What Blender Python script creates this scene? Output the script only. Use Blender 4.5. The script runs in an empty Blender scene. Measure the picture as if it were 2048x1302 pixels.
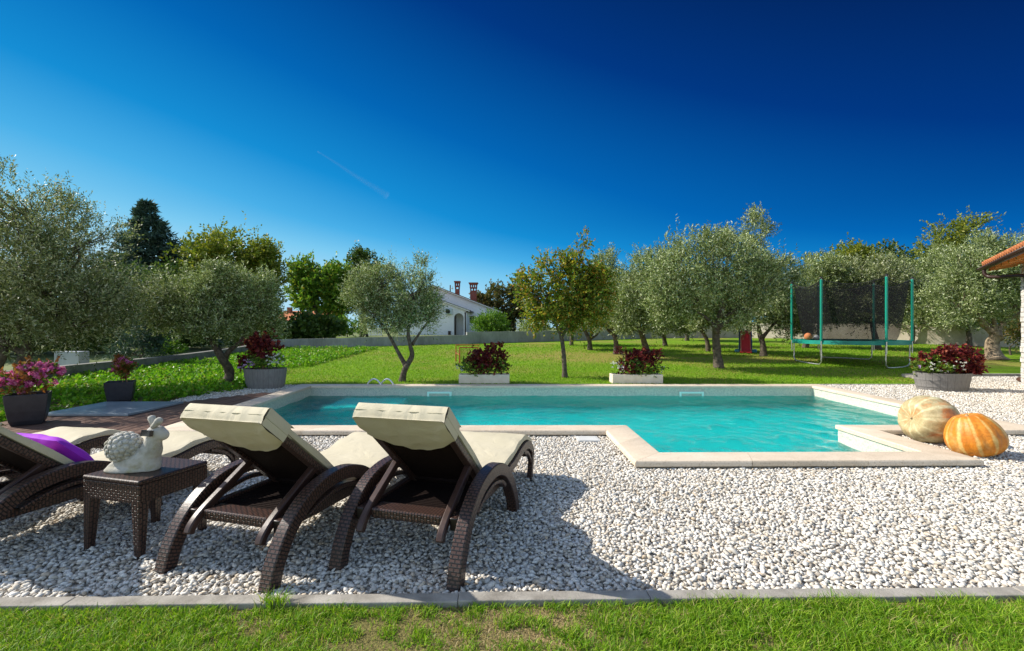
import bpy, math, random
import numpy as np
from mathutils import Vector, Matrix
R = math.radians
sc = bpy.context.scene
col = sc.collection

# ------------------------------------------------------------------ camera, sky, sun, exposure
F, CX, HY, CH = 967.1, 1024.0, 655.0, 1.44        # focal length in px, centre column, horizon row, eye height
cd = bpy.data.cameras.new('camera'); cam = bpy.data.objects.new('camera', cd); col.objects.link(cam)
cd.sensor_width = 36; cd.lens = 17.0; cd.shift_y = 4 / 2048
cd.clip_start = .05; cd.clip_end = 6000
cam.location = (0, 0, CH); cam.rotation_euler = (R(90), 0, 0)
sc.camera = cam

SUN_TO = Vector((-.765, .165, .607)).normalized()   # towards the sun: left, a little behind the garden
SUN_EL = math.asin(SUN_TO.z); SUN_AZ = math.atan2(SUN_TO.x, SUN_TO.y)
w = bpy.data.worlds.new('World'); sc.world = w; w.use_nodes = True
nt = w.node_tree; nt.nodes.clear()
wo = nt.nodes.new('ShaderNodeOutputWorld'); bg = nt.nodes.new('ShaderNodeBackground')
sk = nt.nodes.new('ShaderNodeTexSky'); sk.sky_type = 'NISHITA'; sk.sun_disc = False
sk.sun_elevation = SUN_EL; sk.sun_rotation = SUN_AZ; sk.altitude = 100; sk.air_density = 1.0; sk.dust_density = .6; sk.ozone_density = 2.0
def wn(t, *ins, **kw):
    q = nt.nodes.new('ShaderNode' + t)
    for k, v in kw.items(): setattr(q, k, v)
    for i, v in enumerate(ins):
        if isinstance(v, bpy.types.NodeSocket): nt.links.new(v, q.inputs[i])
        elif v is not None: q.inputs[i].default_value = v
    return q
def wmath(op, a, b=0.0): return wn('Math', a, b, operation=op).outputs[0]
def wmap(v, a, b): q = wn('MapRange', v, a, b, 0.0, 1.0, interpolation_type='SMOOTHSTEP'); return q.outputs[0]
EXPO = .45
wd = wn('TexCoord').outputs['Generated']                      # direction of the sky, not of the lens
wz = wn('SeparateXYZ', wd)
sun_cos = wn('VectorMath', wd, tuple(SUN_TO), operation='DOT_PRODUCT').outputs['Value']
low = wmath('MULTIPLY', wmath('SUBTRACT', 1.0, wmap(wz.outputs[2], .0, .22)), .95)
# deep polarised blue that pales towards the sun and the horizon
el = wmath('MAXIMUM', wz.outputs[2], 0.0)
f_ = wmath('SUBTRACT', wmath('SUBTRACT', wmath('MULTIPLY', sun_cos, 2.5), wmath('MULTIPLY', el, 7.5)), wmath('SUBTRACT', .63, low))
rp = wn('ValToRGB', wn('MapRange', f_, -5.2, .8, 0.0, 1.0).outputs[0]); cr = rp.color_ramp
def lin(c): return tuple(((q / 255 / 12.92) if q < 11 else ((q / 255 + .055) / 1.055) ** 2.4) for q in c)
STOPS = [(-5.2, (4, 20, 62)), (-4.6, (3, 30, 82)), (-3.4, (1, 56, 132)), (-2.2, (3, 102, 182)), (-1.3, (22, 142, 213)), (-.7, (74, 176, 233)), (-.2, (125, 203, 242)), (.6, (178, 224, 246))]
while len(cr.elements) < len(STOPS): cr.elements.new(.5)
for e, (p, c) in zip(cr.elements, STOPS): e.position = (p + 5.2) / 6.0; e.color = (*lin(c), 1)
# the rest of the dome (overhead, behind the photographer and round the sun) is brighter sky added as unseen ambient fill
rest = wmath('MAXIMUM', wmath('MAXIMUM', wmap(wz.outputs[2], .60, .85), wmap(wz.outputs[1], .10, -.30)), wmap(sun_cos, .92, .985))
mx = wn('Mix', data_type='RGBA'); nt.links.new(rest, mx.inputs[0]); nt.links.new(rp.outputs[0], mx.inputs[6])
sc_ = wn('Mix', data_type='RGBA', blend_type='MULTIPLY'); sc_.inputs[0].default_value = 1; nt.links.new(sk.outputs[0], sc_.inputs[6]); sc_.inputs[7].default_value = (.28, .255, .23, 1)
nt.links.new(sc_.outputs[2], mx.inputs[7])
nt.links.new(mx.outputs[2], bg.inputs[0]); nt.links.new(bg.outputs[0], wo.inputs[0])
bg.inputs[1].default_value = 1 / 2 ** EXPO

sl = bpy.data.lights.new('sun', 'SUN'); sl.energy = 5.0; sl.angle = R(.5); sl.color = (1, .94, .84)
so = bpy.data.objects.new('sun', sl); col.objects.link(so)
so.rotation_euler = SUN_TO.to_track_quat('Z', 'Y').to_euler(); so.location = (-20, 6, 18)
sl.cycles.is_caustics_light = True

sc.view_settings.view_transform = 'Standard'; sc.view_settings.look = 'None'
sc.view_settings.exposure = EXPO; sc.view_settings.gamma = 1
cy = sc.cycles
cy.use_denoising = True
cy.max_bounces = 8; cy.diffuse_bounces = 3; cy.glossy_bounces = 3; cy.transmission_bounces = 6; cy.transparent_max_bounces = 12
cy.sample_clamp_indirect = 6; cy.blur_glossy = .5

# ------------------------------------------------------------------ helpers
def sstep(a, b, x):
    t = np.clip((np.asarray(x, float) - a) / (b - a), 0, 1); return t * t * (3 - 2 * t)
def G(x, y):
    """ground height: flat round the pool, then a lawn that climbs gently to the wall"""
    y = np.asarray(y, float)
    return .06 * sstep(8, 11.6, y) + .04 * np.clip(y - 11.6, 0, 18)
def P(px, py, d, ):
    return Vector(((px - CX) / F * d, d, CH - (py - HY) / F * d))
def at(px, py):
    d = 1.0
    while d < 80 and CH - (py - HY) / F * d > float(G(0, d)): d += .02
    return Vector(((px - CX) / F * d, d, float(G(0, d))))

class MB:
    def __init__(s): s.v = []; s.f = []; s.u = []; s.m = []
    def add(s, vs, fs, uvs=None, m=0):
        o = len(s.v); s.v += [tuple(v) for v in vs]
        for i, f in enumerate(fs):
            s.f.append([o + k for k in f]); s.m.append(m)
            s.u.append(uvs[i] if uvs else [(0, 0)] * len(f))
    def obox(s, c, size, M=None, m=0, taper=1.0):
        hx, hy, hz = [q / 2 for q in size]; c = Vector(c)
        pts = []
        for z, k in ((-hz, taper), (hz, 1)):
            pts += [Vector((-hx * k, -hy * k, z)), Vector((hx * k, -hy * k, z)), Vector((hx * k, hy * k, z)), Vector((-hx * k, hy * k, z))]
        fs = [(0, 3, 2, 1), (4, 5, 6, 7), (0, 1, 5, 4), (1, 2, 6, 5), (2, 3, 7, 6), (3, 0, 4, 7)]
        uv = []
        for f in fs:
            a, b, d = pts[f[0]], pts[f[1]], pts[f[3]]
            n = (b - a).cross(d - a)
            k = max(range(3), key=lambda q: abs(n[q]))
            ij = [(1, 2), (0, 2), (0, 1)][k]
            uv.append([(pts[q][ij[0]], pts[q][ij[1]]) for q in f])
        if M is None: M = Matrix.Identity(3)
        s.add([c + M @ p for p in pts], fs, uv, m)
    def box(s, x0, x1, y0, y1, z0, z1, m=0):
        s.obox(((x0 + x1) / 2, (y0 + y1) / 2, (z0 + z1) / 2), (x1 - x0, y1 - y0, z1 - z0), None, m)
    def tube(s, pts, rad, n=8, caps=True, m=0):
        pts = [Vector(p) for p in pts]
        if not hasattr(rad, '__len__'): rad = [rad] * len(pts)
        t = (pts[1] - pts[0]).normalized(); a = t.orthogonal().normalized()
        vs = []; L = 0; Ls = []
        for i, p in enumerate(pts):
            if i: L += (p - pts[i - 1]).length
            Ls.append(L)
            q = (pts[min(i + 1, len(pts) - 1)] - pts[max(i - 1, 0)])
            if q.length > 1e-9: t = q.normalized()
            a = (a - t * a.dot(t)); a = a.normalized() if a.length > 1e-6 else t.orthogonal().normalized()
            b = t.cross(a)
            for k in range(n):
                th = 2 * math.pi * k / n
                vs.append(p + (a * math.cos(th) + b * math.sin(th)) * rad[i])
        fs = []; uv = []
        for i in range(len(pts) - 1):
            for k in range(n):
                k2 = (k + 1) % n
                fs.append((i * n + k, i * n + k2, (i + 1) * n + k2, (i + 1) * n + k))
                r = rad[i] * 2 * math.pi / n
                uv.append([(Ls[i], k * r), (Ls[i], (k + 1) * r), (Ls[i + 1], (k + 1) * r), (Ls[i + 1], k * r)])
        if caps:
            fs.append(tuple(range(n))[::-1]); uv.append([(0, 0)] * n)
            e = (len(pts) - 1) * n
            fs.append(tuple(range(e, e + n))); uv.append([(0, 0)] * n)
        s.add(vs, fs, uv, m)
    def strip(s, path, th, v0, v1, m=0):
        """a flat band bent in the (y, z) plane: path of (y, z), thickness th, from x=v0 to x=v1"""
        path = [Vector((0, a, b)) for a, b in path]; n = len(path)
        if not hasattr(th, '__len__'): th = [th] * n
        vs = []; Ls = [0]
        for i, p in enumerate(path):
            if i: Ls.append(Ls[-1] + (p - path[i - 1]).length)
            t = (path[min(i + 1, n - 1)] - path[max(i - 1, 0)]).normalized(); nn = Vector((0, -t.z, t.y)) * (th[i] / 2)
            for q, x in ((p + nn, v0), (p + nn, v1), (p - nn, v1), (p - nn, v0)): vs.append((x, q.y, q.z))
        fs = []; uv = []; W = [v1 - v0, th[0], v1 - v0, th[0]]
        for i in range(n - 1):
            for k in range(4):
                k2 = (k + 1) % 4
                fs.append((i * 4 + k, (i + 1) * 4 + k, (i + 1) * 4 + k2, i * 4 + k2))
                uv.append([(Ls[i], 0), (Ls[i + 1], 0), (Ls[i + 1], W[k]), (Ls[i], W[k])])
        fs += [(0, 1, 2, 3), tuple((n - 1) * 4 + k for k in (3, 2, 1, 0))]; uv += [[(0, 0)] * 4] * 2
        s.add(vs, fs, uv, m)
    def lathe(s, prof, n=24, c=(0, 0, 0), sx=1, sy=1, M=None, m=0, fn=None):
        c = Vector(c); vs = []
        for i, (r, z) in enumerate(prof):
            for k in range(n):
                th = 2 * math.pi * k / n
                rr = r * (fn(th, i / (len(prof) - 1)) if fn else 1)
                p = Vector((rr * math.cos(th) * sx, rr * math.sin(th) * sy, z))
                vs.append(c + (M @ p if M else p))
        fs = []; uv = []; N = len(prof)
        for i in range(N - 1):
            for k in range(n):
                k2 = (k + 1) % n
                fs.append((i * n + k, i * n + k2, (i + 1) * n + k2, (i + 1) * n + k))
                uv.append([(k / n, i / (N - 1)), ((k + 1) / n, i / (N - 1)), ((k + 1) / n, (i + 1) / (N - 1)), (k / n, (i + 1) / (N - 1))])
        if prof[0][0] > 1e-5: fs.append(tuple(range(n))[::-1]); uv.append([(0, 0)] * n)
        if prof[-1][0] > 1e-5: fs.append(tuple((N - 1) * n + k for k in range(n))); uv.append([(0, 0)] * n)
        s.add(vs, fs, uv, m)
    def grid(s, fn, nu, nv, m=0, closed=False):
        vs = [fn(i / nu, j / nv) for j in range(nv + 1) for i in range(nu + 1)]; fs = []; uv = []
        for j in range(nv):
            for i in range(nu):
                a = j * (nu + 1) + i; fs.append((a, a + 1, a + nu + 2, a + nu + 1))
                uv.append([(i / nu, j / nv), ((i + 1) / nu, j / nv), ((i + 1) / nu, (j + 1) / nv), (i / nu, (j + 1) / nv)])
        s.add(vs, fs, uv, m)
    def build(s, name, mats, parent=None, smooth=None, bevel=None, seg=2):
        me = bpy.data.meshes.new(name); me.from_pydata(s.v, [], s.f)
        if not isinstance(mats, (list, tuple)): mats = [mats]
        for q in mats: me.materials.append(q)
        me.polygons.foreach_set('material_index', s.m)
        ul = me.uv_layers.new(name='UVMap'); ul.data.foreach_set('uv', [c for f in s.u for p in f for c in p])
        me.validate(); me.update()
        if smooth is not None:
            me.polygons.foreach_set('use_smooth', [True] * len(me.polygons))
            if smooth < 180: me.set_sharp_from_angle(angle=R(smooth))
        o = bpy.data.objects.new(name, me); col.objects.link(o)
        if parent: o.parent = parent
        if bevel:
            b = o.modifiers.new('bevel', 'BEVEL'); b.width = bevel; b.segments = seg; b.limit_method = 'ANGLE'; b.angle_limit = R(35)
        return o

def np_mesh(name, V, Fc, mats, parent=None, smooth=False, mi=None, loc=None):
    V = np.asarray(V, np.float32); Fc = np.asarray(Fc, np.int32); k = Fc.shape[1]
    me = bpy.data.meshes.new(name)
    me.vertices.add(len(V)); me.vertices.foreach_set('co', V.ravel())
    me.loops.add(Fc.size); me.loops.foreach_set('vertex_index', Fc.ravel())
    me.polygons.add(len(Fc)); me.polygons.foreach_set('loop_start', np.arange(0, Fc.size, k, dtype=np.int32))
    if not isinstance(mats, (list, tuple)): mats = [mats]
    for q in mats: me.materials.append(q)
    if mi is not None: me.polygons.foreach_set('material_index', np.asarray(mi, np.int32))
    if smooth: me.polygons.foreach_set('use_smooth', np.ones(len(Fc), bool))
    me.update(calc_edges=True)
    o = bpy.data.objects.new(name, me); col.objects.link(o)
    if parent: o.parent = parent
    return o

def tag(o, label=None, cat=None, group=None, kind=None):
    if label: o['label'] = label
    if cat: o['category'] = cat
    if group: o['group'] = group
    if kind: o['kind'] = kind
    return o
def thing(name, label, cat, loc=(0, 0, 0), rz=0, group=None):
    o = bpy.data.objects.new(name, None); col.objects.link(o); o.empty_display_size = .1
    o.location = loc; o.rotation_euler = (0, 0, rz)
    return tag(o, label, cat, group)
def copy_tree(o, parent=None):
    c = o.copy(); col.objects.link(c); c.parent = parent
    for ch in list(o.children): copy_tree(ch, c)
    return c
def smooth_path(pts, n=8):
    """Catmull-Rom through points of any dimension"""
    p = [np.array(q, float) for q in pts]; p = [2 * p[0] - p[1]] + p + [2 * p[-1] - p[-2]]
    out = []
    for i in range(1, len(p) - 2):
        for k in range(n):
            t = k / n
            out.append(.5 * ((2 * p[i]) + (-p[i - 1] + p[i + 1]) * t + (2 * p[i - 1] - 5 * p[i] + 4 * p[i + 1] - p[i + 2]) * t * t + (-p[i - 1] + 3 * p[i] - 3 * p[i + 1] + p[i + 2]) * t ** 3))
    out.append(p[-2]); return [tuple(q) for q in out]

# ------------------------------------------------------------------ materials
class NB:
    def __init__(s, name):
        s.mat = bpy.data.materials.new(name); s.mat.use_nodes = True
        s.n = s.mat.node_tree.nodes; s.l = s.mat.node_tree.links
        s.b = s.n['Principled BSDF']; s.out = s.n['Material Output']
    def node(s, t, ins=None, **kw):
        q = s.n.new('ShaderNode' + t)
        for k, v in kw.items(): setattr(q, k, v)
        for k, v in (ins or {}).items():
            if hasattr(v, 'links') or isinstance(v, bpy.types.NodeSocket): s.l.new(v, q.inputs[k])
            else: q.inputs[k].default_value = v
        return q
    def link(s, a, b): s.l.new(a, b)
    def coords(s, kind='Object'): return s.node('TexCoord').outputs[kind]
    def noise(s, scale, detail=4, vec=None, rough=.55, dist=0):
        i = {'Scale': scale, 'Detail': detail, 'Roughness': rough, 'Distortion': dist}
        if vec is not None: i['Vector'] = vec
        return s.node('TexNoise', i).outputs['Fac']
    def ramp(s, fac, stops, interp='LINEAR'):
        q = s.node('ValToRGB', {'Fac': fac}); cr = q.color_ramp; cr.interpolation = interp
        while len(cr.elements) < len(stops): cr.elements.new(.5)
        for e, (p, c) in zip(cr.elements, stops): e.position = p; e.color = (*c, 1) if len(c) == 3 else c
        return q.outputs['Color']
    def mix(s, f, a, b, mode='MIX'):
        q = s.n.new('ShaderNodeMix'); q.data_type = 'RGBA'; q.blend_type = mode
        for idx, v in ((0, f), (6, a), (7, b)):
            if isinstance(v, bpy.types.NodeSocket): s.l.new(v, q.inputs[idx])
            elif isinstance(v, (int, float)): q.inputs[idx].default_value = v
            else: q.inputs[idx].default_value = (*v, 1)
        return q.outputs[2]
    def math(s, op, a, b=0.0):
        q = s.n.new('ShaderNodeMath'); q.operation = op
        for i, v in enumerate((a, b)):
            if isinstance(v, bpy.types.NodeSocket): s.l.new(v, q.inputs[i])
            else: q.inputs[i].default_value = v
        return q.outputs[0]
    def bump(s, h, strength=.3, dist=.01):
        q = s.node('Bump', {'Height': h, 'Strength': strength, 'Distance': dist}); s.l.new(q.outputs[0], s.b.inputs['Normal'])
    def col(s, c):
        if isinstance(c, bpy.types.NodeSocket): s.l.new(c, s.b.inputs['Base Color'])
        else: s.b.inputs['Base Color'].default_value = (*c, 1)
    def set(s, rough=None, metal=None, spec=None):
        if rough is not None: s.b.inputs['Roughness'].default_value = rough
        if metal is not None: s.b.inputs['Metallic'].default_value = metal
        if spec is not None: s.b.inputs['Specular IOR Level'].default_value = spec

def plain(name, c1, c2=None, scale=6, rough=.6, bump=0, bscale=40, metal=0, spec=.4, lo=.35, hi=.65, dist=.006, detail=6):
    b = NB(name); v = b.coords()
    if c2: b.col(b.ramp(b.noise(scale, detail, v), [(lo, c1), (hi, c2)]))
    else: b.col(c1)
    b.set(rough, metal, spec)
    if bump: b.bump(b.noise(bscale, 5, v), bump, dist)
    return b.mat

def leafmat(name, stops, trans=.3, rough=.5, nscale=1.2, tcol=1.3, spec=.22):
    b = NB(name)
    rnd = b.node('NewGeometry').outputs['Random Per Island']
    c = b.ramp(rnd, stops)
    nz = b.noise(nscale, 3, b.coords())
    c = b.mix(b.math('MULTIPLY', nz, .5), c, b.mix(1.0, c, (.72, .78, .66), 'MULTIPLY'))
    b.col(c); b.set(rough, 0, spec)
    t = b.node('BsdfTranslucent', {'Color': b.mix(1.0, c, (tcol, tcol * 1.05, tcol * .6), 'MULTIPLY')})
    m = b.node('MixShader', {0: trans, 1: b.b.outputs[0], 2: t.outputs[0]})
    b.link(m.outputs[0], b.out.inputs['Surface'])
    return b.mat

def m_rattan():
    b = NB('rattan'); uv = b.node('TexCoord').outputs['UV']
    rot = b.node('Mapping', {'Vector': uv, 'Rotation': (0, 0, R(90))}).outputs[0]
    br = b.node('TexBrick', {'Vector': rot, 'Scale': 1.0, 'Mortar Size': .0042, 'Mortar Smooth': .35, 'Brick Width': .034, 'Row Height': .020,
                             'Color1': (1, 1, 1, 1), 'Color2': (.75, .75, .75, 1), 'Mortar': (0, 0, 0, 1)})
    hgt = b.node('RGBToBW', {'Color': br.outputs['Color']}).outputs[0]
    c = b.mix(hgt, (.008, .004, .003), (.085, .040, .028))
    b.col(c); b.set(.40, 0, .5); b.bump(hgt, 1.0, .008); return b.mat
RATTAN = m_rattan()
BROWN = plain('brown_resin', (.05, .024, .018), (.035, .017, .013), 20, .4, .1, 60)
def m_cream():
    b = NB('cream_fabric'); v = b.coords()
    b.col(b.ramp(b.noise(3, 5, v), [(.3, (.50, .445, .31)), (.7, (.58, .52, .38))])); b.set(.75, 0, .25)
    h = b.math('ADD', b.math('MULTIPLY', b.noise(7, 3, v, .5, 1.2), 1.0), b.math('MULTIPLY', b.noise(300, 2, v), .03))
    b.bump(h, .35, .02); return b.mat
CREAM = m_cream()
SHADEWEAVE = plain('shaded_weave', (.010, .006, .005), (.018, .010, .008), 60, .7, .4, 120, spec=.1)  # dark weave, taken near black so its colour carries the shade under the backrest
PIPING = plain('cream_piping', (.47, .42, .28), None, rough=.7)
PURPLE = plain('purple_fabric', (.30, .012, .52), (.36, .02, .58), 4, .75, .4, 9, dist=.02)
def m_stone_snail():
    b = NB('cast_stone'); v = b.coords()
    c = b.ramp(b.noise(9, 6, v), [(.3, (.30, .28, .22)), (.5, (.47, .45, .40)), (.75, (.58, .57, .53))])
    d = b.ramp(b.noise(5, 5, v), [(.56, (1, 1, 1)), (.7, (.62, .58, .30))])
    b.col(b.mix(1.0, c, d, 'MULTIPLY')); b.set(.85, 0, .2); b.bump(b.noise(60, 6, v), .5, .006); return b.mat
CASTSTONE = m_stone_snail()
BLACKGLOSS = plain('black_panel', (.012, .012, .016), None, rough=.15)

def m_coping():
    b = NB('pale_limestone'); v = b.coords()
    rnd = b.node('NewGeometry').outputs['Random Per Island']
    base = b.ramp(rnd, [(0, (.64, .54, .42)), (.5, (.72, .62, .50)), (1, (.61, .51, .39))])
    n = b.ramp(b.noise(4, 8, v, .65, .6), [(.3, (.86, .83, .78)), (.7, (1.05, 1.03, 1.0))])
    st = b.ramp(b.noise(55, 4, v), [(.33, (.74, .70, .64)), (.45, (1, 1, 1))])
    b.col(b.mix(1.0, b.mix(1.0, base, n, 'MULTIPLY'), st, 'MULTIPLY')); b.set(.62, 0, .35); b.bump(b.noise(90, 5, v), .25, .004); return b.mat
COPING = m_coping()
BASESTONE = plain('coping_base', (.36, .29, .20), (.46, .38, .28), 8, .8, .4, 50)

def m_poolwall():
    b = NB('mosaic'); v = b.coords()
    vo = b.node('TexVoronoi', {'Vector': v, 'Scale': 55.0}, feature='F1')
    rn = b.node('RGBToBW', {'Color': vo.outputs['Color']}).outputs[0]
    b.col(b.ramp(rn, [(0, (.34, .38, .31)), (.4, (.50, .52, .43)), (.7, (.58, .57, .46)), (1, (.66, .63, .52))])); b.set(.4, 0, .4)
    return b.mat
POOLTILE = m_poolwall()
def m_poolfloor():
    b = NB('pool_floor'); v = b.coords()
    vo = b.node('TexVoronoi', {'Vector': v, 'Scale': 30.0}, feature='F1')
    rn = b.node('RGBToBW', {'Color': vo.outputs['Color']}).outputs[0]
    b.col(b.ramp(rn, [(0, (.40, .92, .86)), (1, (.78, 1.0, .97))])); b.set(.5, 0, .3); return b.mat
POOLFLOOR = m_poolfloor()
SKIMMER = plain('skimmer_plastic', (.60, .86, .76), None, rough=.35)

def m_water():
    b = NB('water'); v = b.coords()
    b.n.remove(b.b)
    h = b.math('ADD', b.math('MULTIPLY', b.noise(19, 4, v, .6, 1.0), .75), b.math('MULTIPLY', b.noise(3.2, 3, v, .5, 1.2), 1.6))
    bp = b.node('Bump', {'Height': h, 'Strength': .75, 'Distance': .05})
    rf = b.node('BsdfRefraction', {'Color': (.17, .975, .97, 1), 'Roughness': 0.0, 'IOR': 1.33, 'Normal': bp.outputs[0]})
    gl = b.node('BsdfGlossy', {'Color': (1, 1, 1, 1), 'Roughness': .02, 'Normal': bp.outputs[0]})
    fr = b.node('Fresnel', {'IOR': 1.20, 'Normal': bp.outputs[0]})
    m = b.node('MixShader', {0: fr.outputs[0], 1: rf.outputs[0], 2: gl.outputs[0]})
    b.link(m.outputs[0], b.out.inputs['Surface']); return b.mat
WATER = m_water()

def m_gravel(name, island):
    b = NB(name); v = b.coords()
    if island:
        rnd = b.node('NewGeometry').outputs['Random Per Island']
        c = b.ramp(rnd, [(0, (.34, .30, .25)), (.1, (.52, .46, .37)), (.28, (.62, .58, .51)), (.6, (.72, .685, .62)), (.88, (.80, .77, .71)), (1, (.56, .45, .32))])
        n = b.ramp(b.noise(45, 4, v), [(.3, (.82, .8, .77)), (.7, (1, 1, 1))])
        b.col(b.mix(1.0, c, n, 'MULTIPLY')); b.bump(b.noise(120, 4, v), .3, .004)
    else:
        vo = b.node('TexVoronoi', {'Vector': v, 'Scale': 34.0}, feature='F1')
        rn = b.node('RGBToBW', {'Color': vo.outputs['Color']}).outputs[0]
        c = b.ramp(rn, [(0, (.44, .40, .34)), (.5, (.62, .58, .52)), (1, (.74, .70, .64))])
        d = b.ramp(vo.outputs['Distance'], [(.3, (1, 1, 1)), (.75, (.5, .46, .41))])
        b.col(b.mix(1.0, c, d, 'MULTIPLY')); b.bump(b.math('SUBTRACT', 1.0, vo.outputs['Distance']), 1.0, .02)
    b.set(.8, 0, .25); return b.mat
STONE = m_gravel('pebble', True); GRAVELBED = m_gravel('gravel_bed', False)
CONCRETE = plain('kerb_concrete', (.20, .18, .15), (.40, .37, .32), 7, .85, .5, 70, lo=.3, hi=.7)

def m_wall(name, c1, c2, stain):
    b = NB(name); v = b.coords()
    mp = b.node('Mapping', {'Vector': v, 'Scale': (1, 1, .35)})
    s1 = b.ramp(b.noise(1.3, 8, mp.outputs[0], .7), [(.35, stain), (.62, (1, 1, 1))])
    c = b.ramp(b.noise(1.1, 7, v, .65), [(.3, c1), (.7, c2)])
    b.col(b.mix(1.0, c, s1, 'MULTIPLY')); b.set(.9, 0, .2); b.bump(b.noise(14, 7, v), .4, .02); return b.mat
WALLGREY = m_wall('grey_concrete', (.27, .28, .27), (.40, .40, .38), (.6, .6, .58))
WALLPALE = m_wall('pale_concrete', (.44, .39, .31), (.60, .54, .45), (.72, .69, .64))
WALLROUGH = m_wall('rough_stone_wall', (.16, .16, .15), (.36, .35, .32), (.5, .5, .47))
PLASTER = m_wall('white_plaster', (.76, .77, .78), (.82, .82, .82), (.93, .93, .93))
def m_deck():
    b = NB('deck_wood'); v = b.coords()
    rnd = b.node('NewGeometry').outputs['Random Per Island']
    mp = b.node('Mapping', {'Vector': v, 'Scale': (9, .7, 1)})
    c = b.ramp(rnd, [(0, (.115, .060, .042)), (.5, (.155, .085, .060)), (1, (.20, .115, .08))])
    g = b.ramp(b.noise(5, 6, mp.outputs[0]), [(.3, (.7, .68, .66)), (.7, (1.1, 1.08, 1.05))])
    b.col(b.mix(1.0, c, g, 'MULTIPLY')); b.set(.5, 0, .4); b.bump(b.noise(30, 5, mp.outputs[0]), .25, .004); return b.mat
DECK = m_deck()
SLAB = plain('metal_slab', (.17, .215, .25), (.24, .29, .33), 3, .35, .05, 30, spec=.6)
POT = plain('black_pot', (.018, .017, .022), (.028, .026, .032), 12, .45, .15, 80)
SOIL = plain('soil', (.05, .032, .02), (.09, .06, .04), 20, .95, .8, 40, dist=.02)
def m_barrel():
    b = NB('weathered_oak'); uv = b.node('TexCoord').outputs['UV']; v = b.coords()
    br = b.node('TexBrick', {'Vector': uv, 'Scale': 1.0, 'Brick Width': 3.0, 'Row Height': 1 / 24, 'Mortar Size': .0015, 'Color1': (.215, .205, .195, 1), 'Color2': (.195, .187, .178, 1), 'Mortar': (.14, .135, .128, 1)})
    sw = b.node('Mapping', {'Vector': uv, 'Rotation': (0, 0, R(90))}); b.link(sw.outputs[0], br.inputs['Vector'])
    g = b.ramp(b.noise(22, 6, b.node('Mapping', {'Vector': v, 'Scale': (3, 3, .3)}).outputs[0]), [(.3, (.78, .77, .76)), (.7, (1.1, 1.09, 1.07))])
    b.col(b.mix(1.0, br.outputs['Color'], g, 'MULTIPLY')); b.set(.8, 0, .25); b.bump(b.noise(50, 4, v), .3, .004); return b.mat
OAK = m_barrel()
HOOP = plain('hoop_steel', (.17, .17, .17), (.24, .22, .2), 10, .5, metal=.6)
TROUGH = plain('trough_stone', (.66, .56, .43), (.78, .68, .54), 5, .8, .4, 60)
BARK = plain('olive_bark', (.055, .042, .03), (.14, .11, .08), 12, .9, 1.0, 22, dist=.03)
PALEBARK = plain('pale_bark', (.14, .10, .065), (.34, .26, .17), 7, .9, 1.0, 14, dist=.04)
def lawnmat(name, a, bcol, dry, dlo=.52, dhi=.68):
    b = NB(name); v = b.coords()
    c = b.ramp(b.noise(.8, 7, v, .7), [(.3, a), (.7, bcol)])
    d = b.ramp(b.noise(.33, 5, v, .6), [(dlo, (0, 0, 0)), (dhi, (1, 1, 1))])
    if name == 'lawn_turf':      # trampled, sun-dried area under the fruit tree
        for cx_, cy_, rx_, ry_ in ((3.2, 18.5, 4.0, 2.8), (9.0, 17.5, 4.5, 1.4)):
            mp = b.node('Mapping', {'Vector': v, 'Location': (-cx_ / rx_, -cy_ / ry_, 0), 'Scale': (1 / rx_, 1 / ry_, 0)})
            ln = b.node('VectorMath', {0: mp.outputs[0]}, operation='LENGTH').outputs['Value']
            g = b.ramp(b.math('ADD', ln, b.math('MULTIPLY', b.math('SUBTRACT', b.noise(1.1, 6, v, .65), .5), 1.6)), [(.55, (.85, .85, .85)), (1.0, (0, 0, 0))])
            d = b.mix(1.0, d, g, 'LIGHTEN')
    c = b.mix(d, c, dry)
    f = b.ramp(b.noise(60, 4, v), [(.3, (.6, .62, .55)), (.7, (1.2, 1.2, 1.1))])
    b.col(b.mix(1.0, c, f, 'MULTIPLY')); b.set(.9, 0, .15); b.bump(b.noise(70, 4, v), .8, .03); return b.mat
LAWN = lawnmat('lawn_turf', (.12, .24, .010), (.20, .34, .015), (.30, .25, .07), .46, .66)
TURF = lawnmat('worn_turf', (.16, .15, .05), (.24, .19, .08), (.36, .25, .14), .45, .62)
FIELD = plain('field', (.10, .15, .03), (.16, .17, .06), .5, .95)
BLADE = leafmat('grass_blade', [(0, (.09, .22, .010)), (.5, (.21, .38, .016)), (.82, (.34, .48, .03)), (.93, (.38, .38, .10)), (1, (.52, .42, .20))], .35, .5, 2)
LBLADE = leafmat('lawn_blade', [(0, (.12, .25, .010)), (.5, (.19, .36, .014)), (.88, (.26, .41, .02)), (1, (.38, .36, .09))], .35, .6, .6)
CLOVER = leafmat('ground_cover_leaf', [(0, (.07, .20, .01)), (.5, (.14, .33, .015)), (.85, (.24, .42, .03)), (1, (.30, .26, .08))], .35, .45, 1.5)
OLIVE = leafmat('olive_leaf', [(0, (.06, .09, .028)), (.4, (.19, .245, .072)), (.7, (.34, .40, .155)), (.88, (.50, .54, .32)), (1, (.64, .66, .48))], .20, .5, .9, 1.2, .25)
OLIVEY = leafmat('olive_leaf_warm', [(0, (.055, .08, .025)), (.4, (.17, .205, .07)), (.7, (.30, .335, .14)), (.88, (.45, .46, .29)), (1, (.60, .59, .45))], .22, .5, .9, 1.2, .25)
DARKLEAF = leafmat('dark_leaf', [(0, (.03, .06, .012)), (.5, (.06, .11, .02)), (.9, (.12, .18, .035)), (1, (.2, .21, .05))], .25, .45, .5)
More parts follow.
